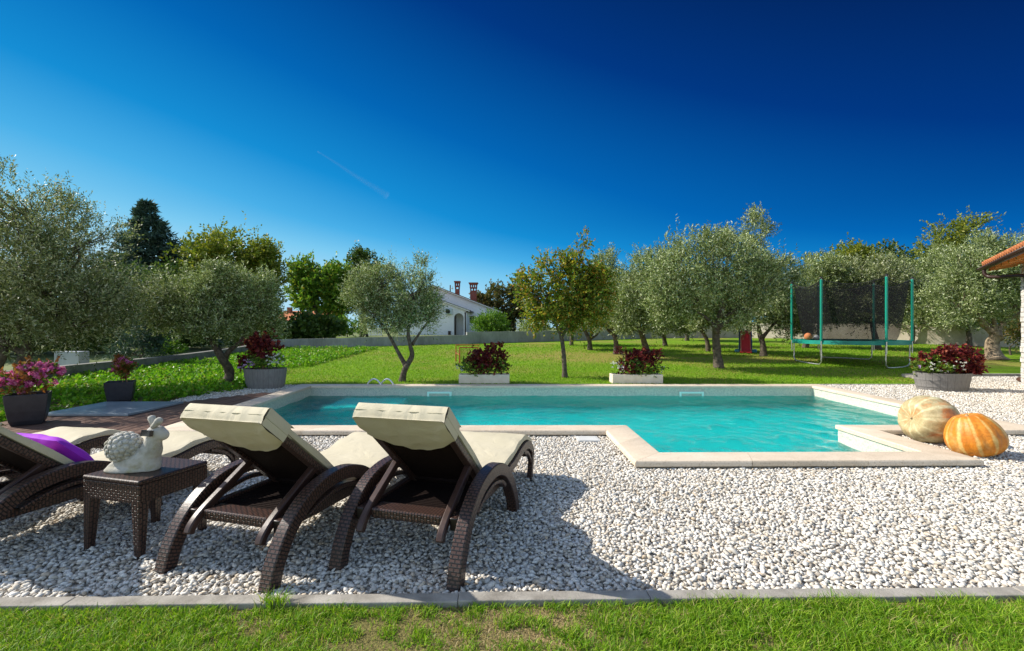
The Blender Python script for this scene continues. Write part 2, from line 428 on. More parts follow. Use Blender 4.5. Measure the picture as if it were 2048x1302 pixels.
MIDLEAF = leafmat('mid_leaf', [(0, (.06, .14, .015)), (.5, (.13, .25, .025)), (.85, (.22, .34, .04)), (1, (.42, .36, .05))], .35, .45, .6)
AUTUMN = leafmat('autumn_leaf', [(0, (.07, .13, .015)), (.42, (.17, .24, .028)), (.72, (.31, .28, .035)), (.9, (.44, .28, .04)), (1, (.38, .15, .02))], .4, .4, 1.0)
BROWNLEAF = leafmat('brown_green_leaf', [(0, (.05, .075, .02)), (.5, (.11, .12, .035)), (.8, (.18, .14, .05)), (1, (.24, .15, .06))], .25, .5, .4)
YELLOWLEAF = leafmat('yellow_green_leaf', [(0, (.08, .125, .012)), (.5, (.17, .215, .025)), (.85, (.28, .29, .04)), (1, (.40, .36, .05))], .3, .5, .5)
BUSHLEAF = leafmat('bush_leaf', [(0, (.05, .13, .012)), (.5, (.10, .22, .02)), (1, (.22, .34, .03))], .3, .45, .8)
CEDAR = leafmat('cedar_needles', [(0, (.03, .06, .045)), (.6, (.06, .115, .085)), (1, (.12, .18, .14))], .12, .55, .6)
COLEUS = leafmat('coleus_leaf', [(0, (.05, .008, .012)), (.45, (.12, .016, .022)), (.8, (.24, .035, .035)), (1, (.34, .10, .04))], .3, .4, 4)
PINK = leafmat('pink_petal', [(0, (.55, .06, .30)), (.5, (.74, .15, .46)), (1, (.85, .38, .62))], .35, .5, 4, 1.1)
RUST = leafmat('rust_leaf', [(0, (.12, .05, .015)), (.5, (.26, .09, .03)), (1, (.30, .18, .05))], .3, .5, 4)
WHITEPETAL = leafmat('white_petal', [(0, (.62, .60, .60)), (1, (.82, .80, .80))], .3, .5, 4, 1.0)
LILAC = leafmat('lilac_petal', [(0, (.48, .28, .66)), (1, (.68, .48, .78))], .3, .5, 4, 1.0)
POTLEAF = leafmat('pot_leaf', [(0, (.06, .13, .02)), (.6, (.13, .22, .03)), (1, (.28, .33, .05))], .3, .4, 4)
TERRA = plain('terracotta', (.42, .13, .045), (.55, .20, .07), 5, .75, .3, 30)
BRICK = None
def m_brick():
    b = NB('chimney_brick'); v = b.coords()
    br = b.node('TexBrick', {'Scale': 1.0, 'Brick Width': .25, 'Row Height': .075, 'Mortar Size': .006, 'Color1': (.26, .05, .03, 1), 'Color2': (.17, .035, .025, 1), 'Mortar': (.32, .24, .2, 1)})
    mp = b.node('Mapping', {'Vector': v, 'Rotation': (R(90), 0, 0)}); b.link(mp.outputs[0], br.inputs['Vector'])
    b.col(br.outputs['Color']); b.set(.85, 0, .2); return b.mat
BRICK = m_brick()
DARKBROWN = plain('dark_brown_paint', (.035, .016, .012), None, rough=.4)
WINDOWGLASS = plain('window_glass', (.02, .03, .04), None, rough=.08)
SOFFIT = plain('orange_stained_wood', (.52, .19, .035), (.62, .26, .06), 3, .5, .1, 20)
GREENPLASTIC = plain('green_plastic', (.005, .25, .17), None, rough=.35)
PADGREEN = plain('green_pad', (.004, .20, .15), (.01, .26, .2), 3, .4)
GALV = plain('galvanised_steel', (.55, .55, .55), (.65, .65, .65), 6, .35, metal=.85)
CHROME = plain('white_steel', (.75, .76, .76), None, rough=.2, metal=.5)
RED = plain('red_plastic', (.62, .025, .035), (.70, .04, .06), 2, .35)
BLUE = plain('blue_plastic', (.015, .07, .28), None, rough=.35)
SKYBLUE = plain('light_blue_plastic', (.05, .30, .55), None, rough=.35)
REDMETAL = plain('red_tube', (.38, .05, .03), None, rough=.45)
BLACKMAT = plain('black_mat', (.012, .012, .014), None, rough=.7)
WHITEPL = plain('white_plastic', (.74, .75, .73), None, rough=.4)
def m_net(name, c, a):
    b = NB(name); b.col(c); b.set(.8, 0, .1)
    t = b.node('BsdfTransparent'); m = b.node('MixShader', {0: a, 1: t.outputs[0], 2: b.b.outputs[0]})
    b.link(m.outputs[0], b.out.inputs['Surface']); return b.mat
NET = m_net('net_mesh', (.012, .012, .014), .52)
GOALNET = m_net('goal_net', (.03, .03, .03), .22)
CONTRAIL = m_net('vapour', (.9, .9, .9), .007)
def m_pumpkin(name, c1, c2, patch, stripe, lo, hi):
    b = NB(name); uv = b.node('TexCoord').outputs['UV']; v = b.coords()
    sx = b.node('SeparateXYZ', {'Vector': uv}).outputs[0]
    s = b.math('COSINE', b.math('MULTIPLY', sx, 2 * math.pi * 11))
    s = b.math('ADD', b.math('MULTIPLY', s, -.5), .5)
    s = b.math('ADD', s, b.math('MULTIPLY', b.math('SUBTRACT', b.noise(5, 7, v, .65), .5), 1.1))
    sr = b.ramp(s, [(.78, (0, 0, 0)), (1.0, (.75, .75, .75))])
    c = b.ramp(b.noise(6, 6, v), [(.3, c1), (.7, c2)])
    pn = b.ramp(b.noise(2.6, 5, v, .6, .6), [(lo, (0, 0, 0)), (hi, (1, 1, 1))])
    c = b.mix(pn, c, patch)
    c = b.mix(sr, c, stripe)
    sp = b.ramp(b.noise(22, 9, v, .7, .5), [(.3, (.66, .62, .52)), (.6, (1.05, 1.04, 1.0))])
    b.col(b.mix(1.0, c, sp, 'MULTIPLY')); b.set(.48, 0, .4); b.bump(b.noise(25, 6, v), .35, .012); return b.mat
PUMP_A = m_pumpkin('pale_pumpkin', (.40, .33, .17), (.52, .44, .26), (.55, .20, .055), (.62, .58, .36), .47, .60)
PUMP_B = m_pumpkin('orange_pumpkin', (.56, .17, .010), (.64, .26, .025), (.58, .40, .16), (.70, .50, .18), .56, .75)

# ------------------------------------------------------------------ the ground
POOL = [(-4.40, 6.69), (1.59, 6.70), (1.60, 5.24), (4.46, 5.28), (4.49, 6.72), (6.75, 6.72), (6.95, 11.20), (-4.66, 11.20)]
def offset_poly(p, d):
    out = []; n = len(p)
    for i in range(n):
        a, b, c = Vector(p[i - 1]), Vector(p[i]), Vector(p[(i + 1) % n])
        e1 = (b - a).normalized(); e2 = (c - b).normalized()
        n1 = Vector((e1.y, -e1.x)); n2 = Vector((e2.y, -e2.x))
        m = (n1 + n2); out.append(b + m * (d / (1 + n1.dot(n2))))
    return out
COUT = offset_poly(POOL, .36)
HOLES = [(-4.86, 7.16, 6.5, 11.46), (1.4, 4.7, 5.02, 6.5)]          # strictly under the coping and the basin
def in_hole(x, y): return any(a < x < b and c < y < d for a, b, c, d in HOLES)
def sheet(name, rects, dz, m, step=None, jit=0):
    mb = MB()
    for (x0, x1, y0, y1) in rects:
        def lines(a, b, cuts):
            L = {a, b} | {c for c in cuts if a < c < b}
            if step:
                k = max(1, int((b - a) / step)); L |= {a + (b - a) * i / k for i in range(k + 1)}
            return sorted(L)
        xs = lines(x0, x1, [h[i] for h in HOLES for i in (0, 1)]); ys = lines(y0, y1, [h[i] for h in HOLES for i in (2, 3)] + [8, 8.5, 9, 9.5, 10, 10.5, 11, 11.6, 29.6])
        vs = [(x, y, float(G(x, y)) + dz) for y in ys for x in xs]; nx = len(xs); fs = []
        for j in range(len(ys) - 1):
            for i in range(nx - 1):
                if in_hole((xs[i] + xs[i + 1]) / 2, (ys[j] + ys[j + 1]) / 2): continue
                a = j * nx + i; fs.append((a, a + 1, a + 1 + nx, a + nx))
        mb.add(vs, fs)
    return tag(mb.build(name, m, smooth=180), kind='structure')
sheet('ground', [(-900, 900, -60, 1800)], -.07, FIELD)
def lawn_back(x):   # the wall line the lawn runs up to
    return 33
sheet('lawn', [(-11.6, 10.6, 11.58, 34), (10.6, 24, 13.0, 34)], -.004, LAWN, 1.0)
sheet('garden_bed', [(-11.6, -6.55, 7.05, 11.58), (-11.6, -8.2, 3.5, 7.05)], -.012, TURF, .5)
GRAV = [(-9, 9.5, 2.5, 4.8), (-9, 9.5, 4.8, 6.6), (7.0, 15.5, 6.6, 11.58), (10.6, 15.5, 11.58, 13.0), (-6.55, -4.6, 6.6, 11.58)]
sheet('gravel_bed', GRAV, -.004, GRAVELBED)
sheet('front_lawn', [(-7, 7, -1.5, 2.56)], .0, TURF, .2)

# kerb between the front grass and the gravel (metre-long concrete pieces, slightly skewed)
mb = MB(); rng = random.Random(3)
MK = Matrix.Rotation(R(1.15), 3, 'Z')
for i in range(-8, 9):
    c = Vector((i * 1.0 + .22, 0, -.045)); c = Vector((0, 2.535, 0)) + MK @ c
    mb.obox((c.x, c.y + rng.uniform(-.004, .004), -.045 + rng.uniform(-.003, .003)), (.998, .085, .155), MK)
tag(mb.build('kerb', CONCRETE, bevel=.006), kind='structure')
# low kerb on the far right between gravel and lawn
mb = MB()
for i in range(5): mb.box(10.62 + i * 1.0, 11.612 + i * 1.0, 12.97, 13.06, -.05, .20)
mb.box(10.52, 10.6, 11.7, 13.06, -.05, .19)
tag(mb.build('kerb', CONCRETE, bevel=.006), kind='structure')
# narrow stone edging between gravel and lawn beyond the right end of the pool
mb = MB()
for i in range(4): mb.box(7.34 + i * .81, 8.14 + i * .81, 11.54, 11.62, -.05, .085)
tag(mb.build('kerb', CONCRETE, bevel=.006), kind='structure')

# pebbles on the gravel
def icosphere():
    t = (1 + 5 ** .5) / 2
    v = np.array([(-1, t, 0), (1, t, 0), (-1, -t, 0), (1, -t, 0), (0, -1, t), (0, 1, t), (0, -1, -t), (0, 1, -t), (t, 0, -1), (t, 0, 1), (-t, 0, -1), (-t, 0, 1)], float)
    v /= np.linalg.norm(v[0])
    f = np.array([(0, 11, 5), (0, 5, 1), (0, 1, 7), (0, 7, 10), (0, 10, 11), (1, 5, 9), (5, 11, 4), (11, 10, 2), (10, 7, 6), (7, 1, 8), (3, 9, 4), (3, 4, 2), (3, 2, 6), (3, 6, 8), (3, 8, 9), (4, 9, 5), (2, 4, 11), (6, 2, 10), (8, 6, 7), (9, 8, 1)])
    return v, f
def pip(px, py, poly):
    ins = np.zeros(len(px), bool); n = len(poly)
    for i in range(n):
        (x1, y1), (x2, y2) = poly[i - 1], poly[i]
        c = ((y1 > py) != (y2 > py)) & (px < (x2 - x1) * (py - y1) / (y2 - y1 + 1e-12) + x1); ins ^= c
    return ins
def rotmats(rng, n, flat=.5):
    a = rng.uniform(0, 2 * np.pi, n); b = rng.normal(0, flat, n); c = rng.normal(0, flat, n)
    def rm(ax, t):
        M = np.zeros((n, 3, 3)); i, j = [(1, 2), (2, 0), (0, 1)][ax]
        M[:, ax, ax] = 1; M[:, i, i] = np.cos(t); M[:, j, j] = np.cos(t); M[:, i, j] = -np.sin(t); M[:, j, i] = np.sin(t); return M
    return rm(2, a) @ rm(0, b) @ rm(1, c)
rng = np.random.default_rng(5)
pts = []
DECKPOLY = [(-12, 6.05), (-4.62, 6.05), (-4.8, 10.25), (-5.28, 10.3), (-7.45, 7.06), (-12, 6.2)]
for (x0, x1, y0, y1) in GRAV:
    s = .0235 if y0 < 6 else .031
    gx, gy = np.meshgrid(np.arange(x0, x1, s), np.arange(y0, y1, s)); gx = gx.ravel(); gy = gy.ravel()
    gx = gx + rng.uniform(-.5, .5, len(gx)) * s * 1.3; gy = gy + rng.uniform(-.5, .5, len(gy)) * s * 1.3
    k = (np.abs(gx) < gy * 1.085 + .15) & (gy > 2.585 + gx * .02) & ~pip(gx, gy, [tuple(q) for q in offset_poly(POOL, .335)]) & ~pip(gx, gy, DECKPOLY) & (gy < 13)
    k &= ~((gx > 9.9) & (gx < 10.62) & (gy > 11.56))
    pts.append(np.stack([gx[k], gy[k]], 1))
pts = np.concatenate(pts); N = len(pts)
bv, bf = icosphere()
sz = np.stack([rng.uniform(.0125, .0235, N), rng.uniform(.009, .0155, N), rng.uniform(.006, .010, N)], 1) * rng.lognormal(0, .20, (N, 1))
V = bv[None] * (1 + rng.normal(0, .19, (N, 12, 1))) * sz[:, None, :]
V = np.einsum('nij,nkj->nki', rotmats(rng, N, .35), V)
z = G(pts[:, 0], pts[:, 1]) + rng.uniform(.000, .016, N)
V += np.concatenate([pts, z[:, None]], 1)[:, None, :]
FA = (bf[None] + 12 * np.arange(N)[:, None, None]).reshape(-1, 3)
tag(np_mesh('gravel', V.reshape(-1, 3), FA, STONE, smooth=True), 'loose white and beige pebbles spread round the pool and under the loungers', 'gravel', kind='stuff')

# blades of grass
def blades(name, x, y, h, wd, lean, m, label, z0=0.0, seed=1):
    rng = np.random.default_rng(seed); n = len(x)
    a = rng.uniform(0, 2 * np.pi, n); ph = rng.uniform(0, 2 * np.pi, n); L = rng.uniform(.2, 1, n) * lean
    base = np.stack([x, y, G(x, y) + z0], 1)
    sd = np.stack([np.cos(a), np.sin(a), 0 * a], 1) * (wd / 2)[:, None]
    ld = np.stack([np.cos(ph), np.sin(ph), 0 * a], 1)
    up = np.array([0, 0, 1.0])
    mid = base + up * (h * .55)[:, None] + ld * (h * L * .35)[:, None]
    tip = base + up * (h * (1 - .25 * L))[:, None] + ld * (h * L)[:, None]
    V = np.stack([base - sd, base + sd, mid + sd * .8, mid - sd * .8, tip], 1).reshape(-1, 3)
    q = np.array([(0, 1, 2), (0, 2, 3), (3, 2, 4)])
    return tag(np_mesh(name, V, (q[None] + 5 * np.arange(n)[:, None, None]).reshape(-1, 3), m), label, 'grass', kind='stuff')
def vnoise(x, y, s, seed):
    rng = np.random.default_rng(seed); g = rng.uniform(0, 1, (64, 64))
    X = np.asarray(x) / s + 31.3; Y = np.asarray(y) / s + 17.7; i = np.floor(X).astype(int); j = np.floor(Y).astype(int); u = X - i; v = Y - j
    u = u * u * (3 - 2 * u); v = v * v * (3 - 2 * v); a = lambda p, q: g[p % 64, q % 64]
    return (a(i, j) * (1 - u) + a(i + 1, j) * u) * (1 - v) + (a(i, j + 1) * (1 - u) + a(i + 1, j + 1) * u) * v
rng = np.random.default_rng(8)
n = 130000; x = rng.uniform(-3.2, 3.2, n); y = rng.uniform(1.6, 2.515, n)
den = .55 * vnoise(x, y, .30, 2) + .45 * vnoise(x, y, .08, 3) + .20 * sstep(-.3, 1.1, x) + .10 * sstep(-1.4, -2.2, x)
for (gx_, gy_, sx_, sy_, a_) in ((-.98, 2.25, .34, .09, .30), (-.7, 2.16, .3, .05, .3), (-.05, 2.24, .2, .05, .2), (-1.9, 2.42, .3, .03, .12), (-1.9, 2.30, .25, .05, .2), (.55, 2.2, .12, .04, .25)): den -= a_ * np.exp(-((x - gx_) / sx_) ** 2 - ((y - gy_) / sy_) ** 2)
k = (rng.uniform(.0, 1, n) < sstep(.26, .62, den) + .05) & (y < 2.49 + .02 * x); x = x[k]; y = y[k]; den = den[k]; n = len(x)
blades('grass', x, y, rng.uniform(.018, .052, n) * (.5 + .8 * den) * (1 + .45 * sstep(-.2, 1.2, x)), rng.uniform(.003, .0055, n), 1.3, BLADE, 'short bright green grass with dry patches in front of the concrete kerb', seed=4)
n = 26000; x = rng.uniform(-3.2, 3.2, n); y = rng.uniform(1.6, 2.49, n); k = vnoise(x, y, .2, 21) > .35; x = x[k]; y = y[k]; n = len(x)
blades('dry_grass', x, y, rng.uniform(.008, .022, n), rng.uniform(.002, .004, n), 3.2, leafmat('straw', [(0, (.22, .15, .07)), (.6, (.42, .32, .16)), (1, (.55, .45, .26))], .2, .6, 3), 'dry straw coloured grass lying flat between the green blades by the kerb', seed=14)
# weeds: low broad leaves in the front grass are part of the same sward; the taller tuft is a plant
t0 = at(560, 1207); n = 150; x = t0.x + rng.normal(0, .035, n); y = 2.47 + rng.normal(0, .02, n)
tag(blades('grass_tuft', x, y, rng.uniform(.06, .12, n), rng.uniform(.003, .006, n), .8, BLADE, 'tall tuft of bright green grass growing against the kerb', seed=6), None, 'plant').pop('kind', None)
n = 150000; y = 11.65 + 13 * rng.uniform(0, 1, n) ** 1.5; x = rng.uniform(-1, 1, n) * y * .95; dry = .85 * np.exp(-((x - 3.2) / 3.2) ** 2 - ((y - 18.5) / 2.2) ** 2) + .6 * np.exp(-((x - 9) / 4) ** 2 - ((y - 17.5) / 1.2) ** 2); k = (x > -8.2 + .0 * y) & ~((x > 10.4) & (y < 13.1)) & (rng.uniform(0, 1, n) > dry * (.4 + 1.0 * vnoise(x, y, .8, 4)))
x = x[k]; y = y[k]; n = len(x)
blades('lawn_grass', x, y, rng.uniform(.02, .05, n) * (.8 + .02 * y), rng.uniform(.008, .016, n) * (y / 13), .9, LBLADE, 'bright mown grass of the lawn behind the pool', seed=9)

# ------------------------------------------------------------------ the pool
pool = thing('swimming_pool', 'turquoise swimming pool edged with pale stone coping', 'swimming pool', (1.1, 8.9, 0))
def loc(o, p): o.location = -p.location; return o
mb = MB(); n = len(POOL)
for i in range(n):
    a, b = Vector(POOL[i]), Vector(POOL[(i + 1) % n]); c, d = COUT[i], COUT[(i + 1) % n]
    L = (b - a).length; k = max(1, round(L / .95)); g = .0020
    for j in range(k):
        t0, t1 = j / k, (j + 1) / k; t0 += g / L; t1 -= g / L
        prof = [(0, .036), (0, .062), (.012, .079), (.035, .089), (.075, .092), (.94, .092), (.975, .089), (1, .078), (1, .036)]
        o0, o1, i0, i1 = c.lerp(d, t0), c.lerp(d, t1), a.lerp(b, t0), a.lerp(b, t1); vs = []
        for (u_, z_) in prof:
            for e0, e1 in ((o0, i0), (o1, i1)): p = e0.lerp(e1, u_); vs.append((p.x, p.y, z_))
        m_ = len(prof); mb.add(vs, [(2 * k_, 2 * k_ + 1, 2 * k_ + 3, 2 * k_ + 2) for k_ in range(m_ - 1)] + [(2 * m_ - 2, 2 * m_ - 1, 1, 0), tuple(range(0, 2 * m_, 2)), tuple(range(1, 2 * m_, 2))[::-1]])
loc(mb.build('coping', COPING, pool, smooth=35), pool)
mb = MB(); OB = offset_poly(POOL, .32); IB = offset_poly(POOL, .025)
for i in range(n):
    j = (i + 1) % n
    mb.add([(*OB[i], -.06), (*OB[j], -.06), (*OB[j], .035), (*OB[i], .035)], [(0, 1, 2, 3)])
loc(mb.build('coping_base', BASESTONE, pool), pool)
mb = MB()
for i in range(n):
    j = (i + 1) % n
    mb.add([(*IB[j], -1.55), (*IB[i], -1.55), (*IB[i], .045), (*IB[j], .045)], [(0, 1, 2, 3)])
loc(mb.build('basin_wall', POOLTILE, pool), pool)
mb = MB(); mb.add([(-4.9, 5.1, -1.5), (7.2, 5.1, -1.5), (7.2, 11.4, -1.5), (-4.9, 11.4, -1.5)], [(0, 1, 2, 3)])
fl = loc(mb.build('basin_floor', POOLFLOOR, pool), pool)
mb = MB(); mb.box(3.55, 4.44, 5.30, 6.0, -1.49, -.42)
loc(mb.build('step', POOLTILE, pool, bevel=.02), pool)
mb = MB(); mb.box(-3.85, -2.4, 9.75, 11.19, -1.49, -.30)
loc(mb.build('step', plain('pale_tile', (.78, .80, .72), (.84, .85, .78), 30, .4), pool, bevel=.02), pool)
for px in (879, 1382.5):
    c = P(px, 787, 11.2); mb = MB(); W = .28; y0, y1 = 11.165, 11.222
    mb.box(c.x - W, c.x + W, y0, y1, -.085, -.045); mb.box(c.x - W, c.x + W, y0, y1, -.185, -.155)
    mb.box(c.x - W, c.x - W + .045, y0, y1, -.155, -.085); mb.box(c.x + W - .045, c.x + W, y0, y1, -.155, -.085)
    mb.box(c.x - W + .045, c.x + W - .045, y1 - .03, y1 - .012, -.155, -.085, 1)
    loc(mb.build('skimmer', [SKIMMER, POOLTILE], pool), pool)
for (px0, px1) in ((735, 762), (762, 787)):
    a = P(px0, 766, 11.52); b = P(px1, 766, 11.42); pts = []
    for k in range(13):
        t = k / 12; p = a.lerp(b, t); p.z = .085 + .135 * math.sin(math.pi * t) ** .8; pts.append(p)
    mb = MB(); mb.tube(pts, .019, 8); loc(mb.build('handrail', CHROME, pool, smooth=60), pool)

rngw = np.random.default_rng(11)
def water_grid(x0, x1, y0, y1, s):
    xs = np.linspace(x0, x1, int((x1 - x0) / s) + 1); ys = np.linspace(y0, y1, int((y1 - y0) / s) + 1)
    X, Y = np.meshgrid(xs, ys); Z = np.zeros_like(X)
    for k in range(26):
        lam = rngw.uniform(.22, 1.1); th = rngw.uniform(0, 2 * np.pi); kx, ky = np.cos(th) * 2 * np.pi / lam, np.sin(th) * 2 * np.pi / lam
        Z += .0024 * lam * np.sin(kx * X + ky * Y + rngw.uniform(0, 6.28) + .6 * np.sin(X * 1.3 + k) + .6 * np.sin(Y * 1.7 + k))
    V = np.stack([X, Y, Z - .145], -1).reshape(-1, 3); nx = len(xs); i = np.arange(nx - 1)[None, :]; j = np.arange(len(ys) - 1)[:, None]
    a = (j * nx + i).ravel(); return V, np.stack([a, a + 1, a + 1 + nx, a + nx], 1), X, Y
V1, F1, X1, Y1 = water_grid(-4.75, 7.05, 5.12, 11.3, .045)
cx = V1[F1].mean(1); keep = (cx[:, 1] > 6.6) | ((cx[:, 0] > 1.5) & (cx[:, 0] < 4.6)); F1 = F1[keep]
wat = tag(np_mesh('water', V1, F1, WATER, smooth=True), kind='structure')
wat.cycles.is_caustics_caster = True
for o in pool.children:
    if o.name.split('.')[0] in ('basin_wall', 'basin_floor', 'step'): o.cycles.is_caustics_receiver = True

# ------------------------------------------------------------------ deck and slab
mb = MB(); rng = random.Random(2); x = -9.6
while x < -4.72:
    x1 = min(x + .138, -4.70)
    yb = min(7.06 + (x + .07 + 7.45) * 1.49, 10.28) if x > -8.0 else 6.35
    yb = max(yb, 6.3); y = 6.05
    while y < yb:
        y1 = min(y + rng.uniform(1.6, 2.4), yb)
        if x1 > -4.86 + .0 and y > 9: pass
        xr = min(x1, -4.785 - (y1 - 6.7) * .055) - .006
        if xr - x > .03: mb.box(x, xr, y, y1 - .004, .012, .058 + rng.uniform(-.002, .002))
        y = y1
    x += .142
tag(mb.build('deck', DECK, bevel=.004, seg=1), kind='structure')
mb = MB(); mb.box(-9.6, -4.80, 6.0, 6.045, -.03, .056); tag(mb.build('deck_edge', DARKBROWN), kind='structure')
mb = MB(); mb.box(-7.36, -5.96, 7.5, 8.78, .064, .098)
tag(mb.build('cover_plate', SLAB, bevel=.006), 'large square blue-grey metal cover plate lying on the wooden deck', 'cover plate')
p = P(1175, 879, 6.15); mb = MB(); mb.box(p.x - .14, p.x + .14, 6.02, 6.28, .0, .030); mb.box(p.x - .12, p.x + .12, 6.03, 6.27, .0301, .034)
tag(mb.build('drain_cover', plain('cover_plastic', (.52, .52, .50), (.60, .60, .57), 6, .6), bevel=.004), 'small square white drain cover lying in the gravel by the pool edge', 'drain cover')

# ------------------------------------------------------------------ sun loungers
ROT = R(-16)
def make_lounger():
    root = thing('sun_lounger', '', 'sun lounger', group='row of sun loungers facing the pool')
    arch = smooth_path([(0, -.01), (.055, .15), (.17, .315), (.36, .435), (.62, .472), (.85, .415), (1.03, .275), (1.14, .12), (1.18, -.01)], 5)
    for sgn in (-1, 1):
        v0, v1 = sorted((sgn * .337, sgn * .415))
        mb = MB(); mb.strip(arch, [.086] * len(arch), v0, v1); 
        a2 = smooth_path([(.30, .31), (.45, .362), (.62, .385), (.80, .35), (.90, .29)], 5)
        mb.strip(a2, .03, v0 + .012, v1 - .012)
        mb.build('arm', RATTAN, root, smooth=40, bevel=.007)
        v0, v1 = sorted((sgn * .287, sgn * .335))
        rail = smooth_path([(.13, .295), (.6, .295), (1.1, .295), (1.38, .315), (1.58, .355), (1.75, .372), (1.90, .348), (2.01, .28), (2.045, .20)], 5)
        mb = MB(); mb.strip(rail, .075, v0, v1); mb.build('side_rail', RATTAN, root, smooth=40, bevel=.006)
        leg = smooth_path([(2.02, .265), (2.02, .16), (1.995, .07), (1.965, -.01)], 4)
        mb = MB(); mb.strip(leg, [.055] * len(leg), v0 - .0, v1); 
        mb.strip(smooth_path([(2.0, .15), (1.95, .22), (1.86, .285), (1.74, .325)], 4), .03, v0 + .008, v1 - .008)
        mb.build('leg', RATTAN, root, smooth=40, bevel=.005)
        # back strut with a curled lower end
        st = smooth_path([(.52, .535), (.34, .43), (.16, .325), (.085, .262), (.06, .215)], 4)
        v0, v1 = sorted((sgn * .238, sgn * .283))
        mb = MB(); mb.strip(st, .048, v0, v1); mb.build('back_strut', BROWN, root, smooth=40, bevel=.008)
    # cross bars
    mb = MB(); mb.obox((0, .20, .305), (.472, .13, .06)); mb.obox((0, .22, .285), (.572, .05, .03)); mb.build('crossbar', RATTAN, root, bevel=.01)
    mb = MB(); mb.obox((0, 2.0, .235), (.56, .035, .05)); mb.build('crossbar', RATTAN, root, bevel=.006)
    # perforated seat
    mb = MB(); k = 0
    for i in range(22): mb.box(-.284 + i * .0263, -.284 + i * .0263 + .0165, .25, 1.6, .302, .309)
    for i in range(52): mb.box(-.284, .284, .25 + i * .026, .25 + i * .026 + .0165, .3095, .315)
    mb.build('seat_panel', SHADEWEAVE, root)
    # backrest: front face runs from B to T
    T = Vector((0, .108, .975)); B = Vector((0, .850, .355)); D = (B - T).normalized(); Nn = Vector((0, D.z, -D.y))  # Nn points down-back
    if Nn.z > 0: Nn = -Nn
    L = (B - T).length
    def bp(v, s, off): return Vector((v, 0, 0)) + T + D * s + Nn * off
    def line(s0, s1, off, k=6): return [(bp(0, s0 + (s1 - s0) * i / k, off).y, bp(0, s0 + (s1 - s0) * i / k, off).z) for i in range(k + 1)]
    for sgn in (-1, 1):
        v0, v1 = sorted((sgn * .235, sgn * .286))
        mb = MB(); mb.strip(line(.04, L - .02, .075), .045, v0, v1); mb.build('back_rail', RATTAN, root, bevel=.006)
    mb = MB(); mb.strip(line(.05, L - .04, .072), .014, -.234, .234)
    mb.strip(line(L - .10, L - .03, .078), .04, -.234, .234); mb.build('back_panel', SHADEWEAVE, root, bevel=.003)
    # mattress: seat and back pads, one soft sheet
    mb = MB(); rn = random.Random(4)
    seat = smooth_path([(.78, .36), (.9, .362), (1.15, .358), (1.40, .385), (1.58, .422), (1.75, .438), (1.91, .41), (2.04, .335), (2.085, .25)], 5)
    back = line(.0, L - .035, .022, 10)
    for path, th in ((back, .050), (seat, .048)):
        n = len(path); pv = [Vector((0, a, b)) for a, b in path]
        W_ = .290 if path is back else .318
        sec = [(a_ * W_ / .333, k_) for a_, k_ in [(-.331, -.4), (-.333, 0), (-.325, .42), (-.29, .5), (-.1, .5), (.1, .5), (.29, .5), (.325, .42), (.333, 0), (.331, -.4), (.29, -.5), (-.29, -.5)]]
        vs = []
        for i, q in enumerate(pv):
            t = (pv[min(i + 1, n - 1)] - pv[max(i - 1, 0)]).normalized(); nn = Vector((0, -t.z, t.y))
            if nn.z < 0: nn = -nn
            for (v, k) in sec:
                k2 = k * th + (.006 * math.sin(v * 9 + i * .9) * (k > .4))
                vs.append(Vector((v, q.y, q.z)) + nn * k2)
        m = len(sec); fs = []
        for i in range(n - 1):
            for k in range(m): fs.append((i * m + k, (i + 1) * m + k, (i + 1) * m + (k + 1) % m, i * m + (k + 1) % m))
        fs += [tuple(range(m)), tuple(range((n - 1) * m, n * m))[::-1]]
        mb.add(vs, fs)
    mb.build('mattress', CREAM, root, smooth=50)
    # hood of the mattress pulled over the top of the frame
    mb = MB(); NU, NS = 22, 9; W = .296
    def sag(v): return .205 + .160 * math.cos(v / W * math.pi / 2) ** .9
    def wr(v, s): return .0045 * math.sin(v * 23 + s * 31) * math.sin(v * 9 - s * 17) + .003 * math.sin(v * 55 + s * 12)
    def rear(u, t):
        v = -W + 2 * W * u; s = -.012 + (sag(v) + .012) * t
        return bp(v, s, .102 + .010 * math.sin(t * math.pi) + wr(v, s) * min(1, 4 * t))
    mb.grid(lambda u, t: rear(u, t), NU, NS)
    mb.grid(lambda u, t: bp(-W + 2 * W * u, -.012 - .012 * math.sin(math.pi * t) + .9 * wr(u * .7, t * .3) * math.sin(math.pi * t), -.006 + .108 * (1 - t)), NU, 5)          # top end
    mb.grid(lambda u, t: bp(-W + 2 * W * u, -.012 + (.25) * t, -.006), NU, 4)                          # front
    for sg in (-1, 1):
        def side(u, t, sg=sg):
            s = -.012 + (sag(sg * W) + .012) * t
            return bp(sg * (W + .006 * math.sin(math.pi * u)), s, -.006 + .108 * u + (.0 if u < 1 else wr(sg * W, s) * min(1, 4 * t) * 0))
        mb.grid(side, 5, NS)
    hood = mb.build('mattress_hood', CREAM, root, smooth=50)
    wd_ = hood.modifiers.new('weld', 'WELD'); wd_.merge_threshold = .002
    bv_ = hood.modifiers.new('round', 'BEVEL'); bv_.width = .011; bv_.segments = 3; bv_.limit_method = 'ANGLE'; bv_.angle_limit = R(50)
    for off in (.050,):
        mb = MB(); mb.tube([bp(-W + .004 + (2 * W - .008) * i / 14, -.022 - .003 * math.sin(i * 2.1), off) for i in range(15)], .0035, 6)
        mb.build('piping', PIPING, hood, smooth=60)
    for sg in (-1, 1):
        mb = MB(); mb.tube([bp(sg * (W + .005), -.015 + .26 * i / 6, .058) for i in range(7)], .003, 6); mb.build('piping', PIPING, hood, smooth=60)
    return root
first = make_lounger()
